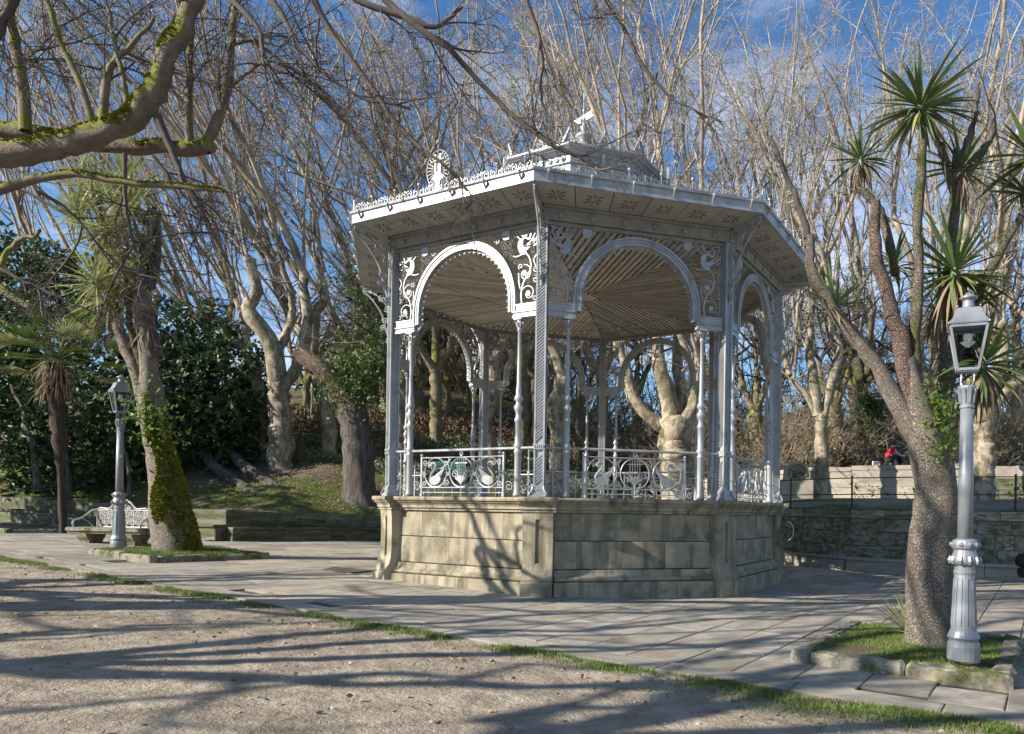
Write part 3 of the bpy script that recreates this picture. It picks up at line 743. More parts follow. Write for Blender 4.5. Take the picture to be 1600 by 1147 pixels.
def scrollwork():
    mb = MB(); y = -AP; B = zc
    def t(pts, r=.012, n=18): mb.tube([(p[0], y, p[1]) for p in bez(pts, n)], r, 4)
    def sp_(cx, cz, r, turns=1.7, a0=0.0, w=None): mb.tube(spiral(cx, cz, r * .22, r * 1.12, turns * .85, a0, y=y), w or (.011 if r > .1 else .007), 4)
    def ros(cx, cz, r): mb.prism([(cx + r * (1 + .28 * math.cos(6 * q)) * math.cos(q), cz + r * (1 + .28 * math.cos(6 * q)) * math.sin(q)) for q in np.linspace(0, 2 * math.pi, 25)[:-1]], .03, y)
    # lower circle with rosette, upper circle with rosette, the stem between
    z0 = ZI + .26
    sp_(1.545, z0 + .19, .165, 1.35, 2.6); ros(1.545, z0 + .19, .05)
    t([(1.40, z0 + .02), (1.385, z0 + .2), (1.43, z0 + .40), (1.56, z0 + .58), (1.60, z0 + .72), (1.55, z0 + .88), (1.44, z0 + .98)], .018, 24)
    sp_(1.46, z0 + .58, .15, 1.35, .8); ros(1.46, z0 + .58, .05)
    sp_(1.70, z0 + .44, .065, 1.5, 0); sp_(1.71, z0 + .62, .06, -1.5, 2); sp_(1.36, z0 + .72, .05, 1.4, 3); sp_(1.69, z0 + .08, .05, 1.4, 2)
    t([(1.72, z0 + .66), (1.66, z0 + .8), (1.72, z0 + .9)]); t([(1.36, z0 + .3), (1.33, z0 + .42), (1.32, z0 + .6)])
    # winged creature: body, neck, fanned wing, feet on the arch
    cx, cz = 1.36, z0 + 1.10
    mb.prism([(cx + .06, cz - .17), (cx - .02, cz - .12), (cx - .06, cz - .02), (cx - .055, cz + .09), (cx + .0, cz + .13), (cx + .06, cz + .10), (cx + .05, cz + .02), (cx + .10, cz - .05), (cx + .16, cz - .16)], .04, y)
    t([(cx, cz + .11), (cx + .1, cz + .15), (cx + .2, cz + .11), (cx + .23, cz + .2), (cx + .25, cz + .24)], .024)
    for i in range(6): t([(cx + .05, cz - .02), (cx + .12 + .03 * i, cz - .07 + .018 * i), (cx + .17 + .045 * i, cz - .07 + .045 * i)], .014, 8)
    t([(cx + .36, cz + .14), (cx + .36, cz + .0), (cx + .28, cz - .03)], .012)
    t([(cx + .02, cz - .16), (cx - .10, cz - .18), (cx - .17, cz - .16)], .013); t([(cx, cz + .12), (cx - .08, cz + .2), (cx - .12, cz + .30)], .013)
    sp_(1.68, z0 + 1.14, .06, 1.5, 1); sp_(1.22, z0 + 1.34, .06, 1.6, 0); sp_(1.36, z0 + 1.38, .055, -1.6, 1)
    # square flower and the running scroll towards the post
    fx, fz = 1.02, z0 + 1.36
    mb.prism([(fx - .085, fz - .05), (fx - .02, fz - .09), (fx + .06, fz - .085), (fx + .09, fz - .02), (fx + .085, fz + .1), (fx + .03, fz + .075), (fx - .03, fz + .1), (fx - .09, fz + .075)], .04, y)
    t([(1.72, z0 + 1.42), (1.6, z0 + 1.4), (1.5, z0 + 1.30), (1.38, z0 + 1.30), (1.34, z0 + 1.40)], .014)
    t([(1.70, z0 + 1.48), (1.68, z0 + 1.30), (1.58, z0 + 1.16), (1.5, z0 + 1.12)], .013)
    sp_(1.52, z0 + 1.44, .05, 1.4, 0); sp_(.80, zc + 1.30 - .12, .06, 1.4, 2); sp_(.62, zc + 1.33 - .04, .05, -1.4, 0)
    for cx2, cz2, r in ((.28, zc + 1.40, .055), (.45, zc + 1.40, .06), (.68, zc + 1.43, .06), (.86, zc + 1.42, .06), (1.2, zc + 1.43, .06), (1.40, zc + 1.42, .06), (1.6, zc + 1.42, .06), (.10, zc + 1.40, .05)):
        sp_(cx2, cz2 - .015, r, 1.5, cx2 * 9)
    lr_ = np.random.RandomState(3)
    for gx in np.arange(.06, 1.74, .105):
        for gz_ in np.arange(zc + .3, ZT - .08, .105):
            x_, z_ = gx + lr_.uniform(-.02, .02), gz_ + lr_.uniform(-.02, .02)
            if math.hypot(x_, z_ - zc) < ro + .075 or (abs(x_ - 1.42) < .20 and abs(z_ - (z0 + 1.1)) < .24) or (abs(x_ - 1.02) < .12 and abs(z_ - (z0 + 1.36)) < .12): continue
            mb.tube(spiral(x_, z_, .012, .058, 1.2 * lr_.choice((-1, 1)), lr_.uniform(0, 6.28), 11, y=y + .012), .0048, 3)
    return mb
sw = scrollwork()
scr_me = sw.mesh('scrollwork', 'paint')
sm_ = MB(); vv = np.concatenate(sw.v); vv[:, 0] *= -1; sm_.raw(vv, sw.f)
scr_me2 = sm_.mesh('scrollwork', 'paint')
bm_ = MB().extrude_x([(-AP - .09, ZT), (-AP - .09, ZT + .20), (-AP - .13, ZT + .21), (-AP - .13, ZT + .26), (-AP + .09, ZT + .26), (-AP + .09, ZT)], -HALF - .02, HALF + .02)
bm_.extrude_x([(-AP - .03, ZT - .07), (-AP - .03, ZT - .005), (-AP + .03, ZT - .005), (-AP + .03, ZT - .07)], -HALF + .06, HALF - .06)
beam_me = bm_.mesh('beam', 'paint_dull')
boss_me = []
for x in np.linspace(-1.55, 1.55, 6):
    V = [(x + r * math.cos(t), -AP - .09 - h, ZT + .105 + r * math.sin(t)) for r, h in ((.062, 0), (.062, .03), (.035, .045), (.0, .05)) for t in np.linspace(0, 2 * math.pi, 13)[:-1]]
    f = [(i * 12 + j, i * 12 + (j + 1) % 12, (i + 1) * 12 + (j + 1) % 12, (i + 1) * 12 + j) for i in range(3) for j in range(12)]
    boss_me.append(MB().raw(V, f).mesh('boss', 'paint_dull'))
for k in range(8):
    a = ob('arch', arch_me, bst, (0, 0, 0), FA[k])
    for im in imp_me: ob('impost', im, a)
    ob('arch_drops', fringe_me, a, kind='stuff'); ob('scrollwork', scr_me, a, kind='stuff'); ob('scrollwork', scr_me2, a, kind='stuff')
    b = ob('beam', beam_me, bst, (0, 0, 0), FA[k])
    for bm in boss_me: ob('boss', bm, b)

# railing of one face, eight times
def railing():
    parts = {}
    hr = MB().tube([(-HALF, -AP, .92), (HALF, -AP, .92)], .028, 8)
    parts['handrail'] = hr
    fm = MB()
    for x in (-1.03, 1.03):
        fm.box(x - .017, x + .017, -AP - .017, -AP + .017, 0, .80); fm.ball((x, -AP, .83), .032, 8, 5); fm.box(x - .026, x + .026, -AP - .026, -AP + .026, 0, .05)
        fm.box(x - .024, x + .024, -AP - .024, -AP + .024, .37, .40)
    for z in (.775, .175): fm.tube([(-1.03, -AP, z), (1.03, -AP, z)], .013, 6)
    fm.tube([(-1.03, -AP, .075), (1.03, -AP, .075)], .011, 6)
    for x in (-.85, -.45, -.22, .22, .45, .85): fm.tube([(x, -AP, 0), (x, -AP, .175)], .008, 5)
    fm.tube([(0, -AP, 0), (0, -AP, .2)], .016, 6); fm.tube(spiral(0, .845, .035, .035, 1, 0, y=-AP), .011, 5)
    for s in (-1, 1):
        x = s * (HALF - .25)
        fm.tube([(x, -AP, 0), (x, -AP, .92)], .014, 6); fm.ball((x, -AP, .45), .03, 6, 4); fm.ball((x, -AP, .72), .026, 6, 4)
        for dx in (-.11, .11):
            fm.tube(spiral(x + dx, .16, .02, .085, 1.4, 1.5 - dx * 9, y=-AP), .009, 4)
        fm.tube([(s * (CX + .05), -AP, .42), (s * (HALF - .1), -AP, .42)], .009, 5)
        fm.tube([(s * (CX - .05), -AP, .42), (s * 1.03, -AP, .42)], .009, 5)
        fm.tube(spiral(s * 1.16, .2, .02, .1, 1.4, 0, y=-AP), .009, 4)
    parts['panel_frame'] = fm
    rg = MB()
    for x in (-.66, 0, .66):
        rg.tube([(x + .29 * math.cos(t), -AP, .475 + .295 * math.sin(t)) for t in np.linspace(0, 2 * math.pi, 33)], .0135, 5, caps=False)
    for s in (-1, 1):
        rg.tube([(p[0], -AP, p[1]) for p in bez([(s * .26, .74), (s * .34, .70), (s * .33, .60), (s * .30, .50), (s * .42, .35), (s * .46, .22)], 18)], .010, 4)
        rg.tube([(p[0], -AP, p[1]) for p in bez([(s * .55, .55), (s * .40, .62), (s * .30, .72), (s * .33, .76)], 12)], .011, 4)
        for cx, cz, r, t, a0 in ((s * .95, .25, .06, 1.5, 1), (s * .36, .27, .07, -1.5 * s, 1), (s * .93, .68, .06, 1.4, 3), (s * .80, .64, .06, 1.4, 2), (s * .40, .66, .05, 1.4, 0), (s * .97, .45, .05, 1.4, 0), (s * .34, .44, .04, 1.3, 2)):
            rg.tube(spiral(cx, cz, .012, r, t, a0, y=-AP), .010, 4)
    parts['scroll_rings'] = rg
    def swan(s):
        m = MB(); X = lambda x: s * (.66 + x)
        m.prism([(X(x), z) for x, z in ((.15, .30), (.12, .25), (.05, .225), (-.04, .235), (-.12, .29), (-.15, .36), (-.10, .40), (-.02, .42), (.06, .40), (.13, .37))][::s], .045, -AP)
        m.tube([(X(x), -AP, z) for x, z in bez([(.10, .34), (.13, .40), (.09, .47), (.03, .54), (.0, .62), (.04, .67), (.09, .65), (.11, .60)], 20)], np.linspace(.042, .018, 19)[:len(bez([(0, 0)] * 8, 20))] if False else .026, 6)
        m.prism([(X(x), z) for x, z in ((.05, .665), (.10, .69), (.13, .64), (.17, .615), (.11, .61))][::s], .035, -AP)
        for i in range(6):
            m.tube([(X(.06 - .03 * i), -AP, .36), (X(-.05 - .035 * i), -AP, .44 + .02 * i), (X(-.13 - .02 * i), -AP, .47 + .035 * i)], [.02, .018, .007], 5)
        m.tube([(X(.02), -AP, .24), (X(.02), -AP, .08), (X(.06), -AP, .08)], .012, 5)
        return m
    parts['swan_left'], parts['swan_right'] = swan(-1), swan(1)
    ly = MB().prism([(0, .24), (.06, .30), (.13, .34), (.15, .39), (.10, .38), (.075, .43), (.03, .40), (0, .43), (-.03, .40), (-.075, .43), (-.10, .38), (-.15, .39), (-.13, .34), (-.06, .30)], .045, -AP)
    for x in (-.10, -.05, 0, .05, .10): ly.tube([(x, -AP, .39), (x, -AP, .76)], .0075, 4)
    ly.tube([(-.15, -AP, .66), (.15, -AP, .66)], .009, 5)
    for s in (-1, 1): ly.tube(spiral(s * .16, .44, .015, .085, 1.5 * s, math.pi / 2 - s * 1.2, y=-AP), .011, 4)
    ly.tube([(0, -AP, .26), (0, -AP, .17)], .016, 6)
    parts['lyre'] = ly
    return parts
rp_ = {k: v.mesh(k, 'paint') for k, v in railing().items()}
for k in range(8):
    r_ = ob('railing', rp_['panel_frame'], bst, (0, 0, ZB + .006), FA[k])
    for nm, key in (('handrail', 'handrail'), ('scroll_rings', 'scroll_rings'), ('swan', 'swan_left'), ('swan', 'swan_right'), ('lyre', 'lyre')): ob(nm, rp_[key], r_, kind='stuff' if nm == 'scroll_rings' else None)

# eaves, soffit panels with star ornaments, fascia, gutter clips, cresting
RO = 5.77; ZE = 7.32; AO = RO * C8
sof = ob('soffit', oct_loft([(RC + .10, ZT + .275), (RO - .02, ZE + .03)]).mesh('soffit', 'slat_gap'), bst)
star = MB()
def soffit_z(y): return ZT + .262 + (ZE - ZT - .262) * ((-y) - (AP + .13)) / (AO - AP - .13)
y0, y1 = AP + .14, AO - .03
def star_on(mb, cx, cy):
    for i in range(8):
        t = i * math.pi / 4; L = .17 if i % 2 == 0 else .21; w = .02
        dx, dy = math.cos(t), math.sin(t); pts = []
        for a, b in ((.045, 0), (.55 * L + .02, w), (L, 0), (.55 * L + .02, -w)):
            xx, yy = cx + dx * a - dy * b, cy + dy * a + dx * b
            pts.append((xx, yy, soffit_z(yy) - .006))
        mb.raw(pts + [(p[0], p[1], p[2] + .012) for p in pts], [(0, 1, 2, 3), (4, 7, 6, 5), (0, 4, 5, 1), (1, 5, 6, 2), (2, 6, 7, 3), (3, 7, 4, 0)])
nP = 6
panels = []
for i in range(nP):
    f0, f1 = -1 + 2 * i / nP, -1 + 2 * (i + 1) / nP
    P = [(f0 * y0 * T8 + .008, -y0), (f1 * y0 * T8 - .008, -y0), (f1 * y1 * T8 - .008, -y1), (f0 * y1 * T8 + .008, -y1)]
    V = [(x, y, soffit_z(y) + h) for h in (0, .015) for x, y in P]
    pm = MB().raw(V, [(0, 1, 2, 3), (4, 7, 6, 5), (0, 4, 5, 1), (1, 5, 6, 2), (2, 6, 7, 3), (3, 7, 4, 0)]).mesh('soffit_panel', 'soffit')
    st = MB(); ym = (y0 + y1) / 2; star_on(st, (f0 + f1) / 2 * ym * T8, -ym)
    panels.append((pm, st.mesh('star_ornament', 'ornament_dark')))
for k in range(8):
    for pm, st in panels:
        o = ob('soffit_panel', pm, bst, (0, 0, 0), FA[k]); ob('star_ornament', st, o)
fas = oct_loft([(RO - .06, ZE), (RO, ZE), (RO + .005, ZE + .17), (RO + .04, ZE + .185), (RO + .05, ZE + .23), (RO - .02, ZE + .235), (RO - .05, ZE + .06), (RO - .06, ZE + .03)], closed=True)
fo = ob('fascia', fas.mesh('fascia', 'paint'), bst)
clip = MB()
clip.tube([(0, -AO - .002, ZE + .05), (0, -AO - .03, ZE + .10), (0, -AO - .075, ZE + .16)], [.012, .02, .03], 5)
clip.ball((0, -AO - .075, ZE + .175), .033, 6, 4)
for x in np.linspace(-1.95, 1.95, 6):
    m2 = MB(); m2.raw(np.concatenate(clip.v) + np.array([x, 0, 0]), clip.f); me = m2.mesh('gutter_clip', 'paint')
    for k in range(8): ob('gutter_clip', me, fo, (0, 0, 0), FA[k])
cr = MB(); yc = -AO + .03; zc0 = ZE + .235
L2 = (RO) * math.sin(math.pi / 8) - .05
n = 14
for i in range(n):
    x = -L2 + (i + .5) * 2 * L2 / n
    for s in (-1, 1): cr.tube(spiral(x + s * .075, zc0 + .075, .018, .066, 1.25 * s, math.pi / 2 - s * 1.9, y=yc), .0065, 4)
    if i % 2: 
        cr.tube([(x, yc, zc0), (x, yc, zc0 + .2)], .009, 5); cr.ball((x, yc, zc0 + .22), .03, 7, 5)
    else:
        cr.tube([(x, yc, zc0), (x, yc, zc0 + .15)], .010, 5)
        for s in (-1, 1): cr.tube([(p[0], yc, p[1]) for p in bez([(x, zc0 + .1), (x + s * .04, zc0 + .15), (x + s * .06, zc0 + .13)], 6)], .008, 4)
cr.tube([(-L2, yc, zc0 + .012), (L2, yc, zc0 + .012)], .012, 4)
for s in (-1, 1): cr.tube([(s * L2, yc, zc0), (s * L2, yc, zc0 + .26)], [.016, .006], 5)
cme = cr.mesh('cresting', 'paint')
for o in eight('cresting', cme, bst): o['kind'] = 'stuff'

# ceiling: slats in eight wedges below a dark board
ZC = ZT + .02
ceil = ob('ceiling', oct_loft([(RC - .06, ZC + .05), (.05, ZC + .06)]).mesh('ceiling', 'slat_gap'), bst)
step = .132; nS = 27
for j in range(nS):
    x0 = (j - (nS - 1) / 2) * step; wd = step * .36
    a0, a1 = [max(abs(x) / T8 + .03, .25) for x in (x0 - wd, x0 + wd)]; r1 = AP - .11; ta = .022
    if min(a0, a1) > r1 - .1: continue
    me = MB().raw([(x0 - wd, -a0, ZC - ta), (x0 + wd, -a1, ZC), (x0 + wd, -r1, ZC), (x0 - wd, -r1, ZC - ta), (x0 - wd, -a0, ZC + .03), (x0 + wd, -a1, ZC + .03), (x0 + wd, -r1, ZC + .03), (x0 - wd, -r1, ZC + .03)],
                  [(0, 1, 2, 3), (4, 7, 6, 5), (0, 4, 5, 1), (1, 5, 6, 2), (2, 6, 7, 3), (3, 7, 4, 0)]).mesh('slat', 'slat')
    for k in range(8): ob('slat', me, ceil, (0, 0, 0), FA[k])
ros = MB()
for i in range(16):
    t = i * math.pi / 8; ros.tube([(.05 * math.cos(t), .05 * math.sin(t), ZC - .03), (.3 * math.cos(t), .3 * math.sin(t), ZC - .05), (.42 * math.cos(t), .42 * math.sin(t), ZC - .02)], [.03, .035, .012], 5)
ros.lathe([(.02, ZC - .13), (.1, ZC - .1), (.14, ZC - .02)], 12)
ob('ceiling_rose', ros.mesh('ceiling_rose', 'slat'), bst)

# low roof, lantern, finial
rf = ob('roof', oct_loft([(RO - .06, ZE + .10), (RO - .12, ZE + .16), (2.2, 8.62), (1.6, 8.72)]).mesh('roof', 'roofmetal'), bst)
seam = MB()
for k in range(8):
    for r0, z0_, r1, z1_ in ((RO - .12, ZE + .165, 2.2, 8.63),):
        a = CA[k]; seam.tube([(r0 * math.sin(a), -r0 * math.cos(a), z0_), (r1 * math.sin(a), -r1 * math.cos(a), z1_)], .03, 5)
ob('roof_seams', seam.mesh('roof_seams', 'roofmetal'), rf, kind='stuff')
lan = ob('lantern', oct_loft([(1.96, 8.55), (1.96, 9.40), (2.01, 9.41), (2.01, 9.435), (1.98, 9.44), (1.98, 9.60), (2.01, 9.61), (2.03, 9.64), (2.08, 9.665), (2.14, 9.675), (2.15, 9.70), (2.18, 9.705), (2.21, 9.73), (2.21, 9.765), (2.1, 9.78), (1.2, 10.15), (.5, 10.55), (.2, 10.7), (.02, 10.72)]).mesh('lantern', 'lantern_shade_paint'), bst)
al = 1.96 * C8
lw = MB()
for s in (-1, 1):
    cx = s * .37
    lw.tube([(cx - .25, -al - .01, 8.85)] + [(cx + .25 * math.cos(t), -al - .01, 9.17 + .2 * math.sin(t)) for t in np.linspace(math.pi, 0, 11)] + [(cx + .25, -al - .01, 8.85)], .02, 5)
    for t in np.linspace(.25, math.pi - .25, 6): lw.tube([(cx, -al - .01, 9.09), (cx + .22 * math.cos(t), -al - .01, 9.17 + .17 * math.sin(t))], .010, 4)
    for t in np.linspace(.4, math.pi - .4, 4): lw.tube(spiral(cx + .14 * math.cos(t), 9.17 + .11 * math.sin(t), .01, .04, 1.3, t, y=-al - .01), .008, 4)
lat_me = lw.mesh('fanlight', 'paint')
ld = MB()
for x in (-.58, -.40, -.22, .22, .40, .58):
    V = [(x + r * math.cos(t), -1.98 * C8 - h, 9.525 + r * math.sin(t)) for r, h in ((.055, 0), (.055, .03), (.03, .035), (.0, .02)) for t in np.linspace(0, 2 * math.pi, 11)[:-1]]
    ld.raw(V, [(i * 10 + j, i * 10 + (j + 1) % 10, (i + 1) * 10 + (j + 1) % 10, (i + 1) * 10 + j) for i in range(3) for j in range(10)])
ld.extrude_x([(-al, 9.39), (-al - .06, 9.45), (-al - .07, 9.57), (-al - .15, 9.655), (-al, 9.655)], -.04, .04)
ros_me = ld.mesh('frieze_ornament', 'paint')
def acro(h):
    m = MB(); ya = -2.14 * C8
    m.tube([(-.16 * h, ya, 9.77), (-.10 * h, ya, 9.77 + .15 * h), (0, ya, 9.77 + .36 * h), (.10 * h, ya, 9.77 + .15 * h), (.16 * h, ya, 9.77)], .036, 5)
    for cx, cz in ((-.07, .07), (.07, .07), (0, .18)): m.tube(spiral(cx * h, 9.77 + cz * h, .05 * h, .05 * h, 1, 0, y=ya), .018, 5)
    for s in (-1, 1): m.tube(spiral(s * .2 * h, 9.78, .01, .055, 1.4, 1, y=ya), .015, 4); m.ball((s * .33, ya, 9.77), .04, 6, 4); m.ball((s * .55, ya, 9.765), .03, 6, 4)
    m.ball((0, ya, 9.77 + .38 * h), .03, 6, 4)
    return m.mesh('acroterion', 'paint')
ac_me = acro(1.0)
for o in eight('fanlight', lat_me, lan) + eight('frieze_ornament', ros_me, lan) + eight('acroterion', ac_me, lan): o['kind'] = 'stuff'
acc = MB(); vvv = None
m3 = MB(); ya = -2.14
m3.tube([(-.14, ya, 9.77), (-.08, ya, 9.90), (0, ya, 10.08), (.08, ya, 9.90), (.14, ya, 9.77)], .042, 5)
m3.ball((0, ya, 10.1), .035, 6, 4); m3.tube(spiral(0, 9.82, .05, .05, 1, 0, y=ya), .018, 5)
eight('acroterion', m3.mesh('acroterion', 'paint'), lan, CA)
fin = MB().lathe([(.30, 10.62), (.30, 10.70), (.16, 10.78), (.10, 10.85), (.20, 10.92), (.22, 10.99), (.10, 11.06), (.06, 11.14), (.11, 11.2), (.04, 11.26), (.025, 11.6), (.05, 11.63), (.02, 11.66), (.016, 12.05), (.004, 12.2)], 12)
fno = ob('finial', fin.mesh('finial', 'paint', True), lan)
wv = MB().prism([(-.42, .0), (-.12, -.22), (-.10, -.04), (.10, .02), (.10, -.08), (.46, .05), (.34, .12), (.36, .28), (-.06, .12), (-.16, .08)], .03)
wv.v = [v * np.array([.66, 1, .66]) for v in wv.v]
ob('weathervane', wv.mesh('weathervane', 'paint'), fno, (0, 0, 11.42), R_(-24))

# lyre in a spoked wheel on the front left eaves
lg = MB(); ya = -AO + .05; zb = ZE + .24
lg.tube([(.28 * math.cos(t), ya, zb + .42 + .36 * math.sin(t)) for t in np.linspace(0, 2 * math.pi, 33)], .010, 5, caps=False)
for t in np.linspace(0, 2 * math.pi, 29)[:-1]:
    if abs(math.cos(t)) > .3: lg.tube([(.13 * math.cos(t), ya, zb + .42 + .17 * math.sin(t)), (.275 * math.cos(t), ya, zb + .42 + .355 * math.sin(t))], .0035, 4)
ly2 = MB().prism([(-.12, zb), (-.05, zb + .10), (-.05, zb + .18), (-.14, zb + .26), (-.07, zb + .34), (-.075, zb + .60), (-.085, zb + .70), (-.045, zb + .70), (-.035, zb + .36), (.035, zb + .36), (.045, zb + .70), (.085, zb + .70), (.075, zb + .60), (.07, zb + .34), (.14, zb + .26), (.05, zb + .18), (.05, zb + .10), (.12, zb)], .04, ya)
ly2.tube([(0, ya, zb + .3), (0, ya, zb + .7)], .008, 4)
ly2.tube([(-.16, ya - .02, zb + .55), (.16, ya - .02, zb + .58)], .022, 5); ly2.ball((0, ya, zb + .93), .045, 8, 5); ly2.tube([(0, ya, zb + .68), (0, ya, zb + .92)], .012, 5)
for s in (-1, 1): ly2.tube(spiral(s * .17, zb + .14, .02, .09, 1.5 * s, 1, y=ya), .014, 5)
lw_ = ob('wheel_ornament', lg.mesh('wheel_ornament', 'paint'), bst, (0, 0, 0), FA[0])
ob('lyre', ly2.mesh('lyre', 'paint'), lw_)

# strings of small bulbs hung inside
def world_of(k, x, y, z):
    c, s = math.cos(FA[k]), math.sin(FA[k]); return np.array([BC[0] + x * c - y * s, BC[1] + x * s + y * c, z])
st_mb = MB(); nb = 0
ends = [(world_of(0, -.9, -AP + .1, 6.2), world_of(2, .9, -AP + .1, 6.0)), (world_of(0, -1.1, -AP + .1, 5.7), world_of(1, 1.1, -AP + .1, 5.6)), (world_of(0, .7, -AP + .1, 6.6), world_of(3, .9, -AP + .1, 6.0))]
wire = MB()
for p, q in ends:
    t = np.linspace(0, 1, 40); P = p + (q - p) * t[:, None]; P[:, 2] -= 0.9 * 4 * t * (1 - t) * .5
    wire.tube(P, .005, 3)
    for x in P[1:-1]: st_mb.ball((x[0], x[1], x[2] - .02), .010, 5, 4)
sl_ = thing('string_lights', 'thin strings of small bulbs looped across the inside of the bandstand', 'string lights')
ob('wire', wire.mesh('wire', 'iron'), sl_); ob('bulbs', st_mb.mesh('bulbs', 'bulb'), sl_, kind='stuff')

# ------------------------------------------------------------------ planters with rough kerbs
def planter(corner, w, l, label, h=.16):
    o = thing('planter', label, 'planter', (corner[0], corner[1], 0), math.atan2(U[1], U[0]))
    z0 = lambda a, b: float(gz(corner[0] + a * U[0] + b * V_[0]))
    def side(a0, b0, a1, b1, n):
        for i in range(n):
            s, e = i / n, (i + 1) / n
            ca, cb = a0 + (a1 - a0) * (s + e) / 2, b0 + (b1 - b0) * (s + e) / 2
            L = math.hypot(a1 - a0, b1 - b0) / n
            k = ob('kerb_stone', bevel_block(L - .012, .22, h + .06, 'kerb', .04, .010, 9), o, (ca, cb, z0(ca, cb) - .05), math.atan2(b1 - b0, a1 - a0))
    side(.22, .11, w, .11, 2); side(.22, l - .11, w - .22, l - .11, 2); side(.11, 0, .11, l, 2); side(w - .11, .22, w - .11, l, 2)
    n = 12
    A, B = np.meshgrid(np.linspace(.12, w - .12, n), np.linspace(.12, l - .12, n))
    Z = np.array([[z0(a, b) for a, b in zip(ra, rb_)] for ra, rb_ in zip(A, B)]) + h - .03 + .03 * np.sin(A * 3) * np.sin(B * 2.2)
    ob('soil', grid_mesh('soil', A, B, Z, 'soil'), o)
    return o
pr = planter(PL_R, PLW, PLL, 'grassy planter with lichened granite kerbs around the right lamp and thick trunk')
pl = planter(PL_L, 2.66, PLL, 'grassy planter with low stone kerb around the mossy trunk on the left')
c3 = W(-150, 842, 22.6); c3 = (c3[0], c3[1])
pf = planter((-21.4, 24.0), 3.6, 2.6, 'long earth planter at the left edge holding the palm', .13)

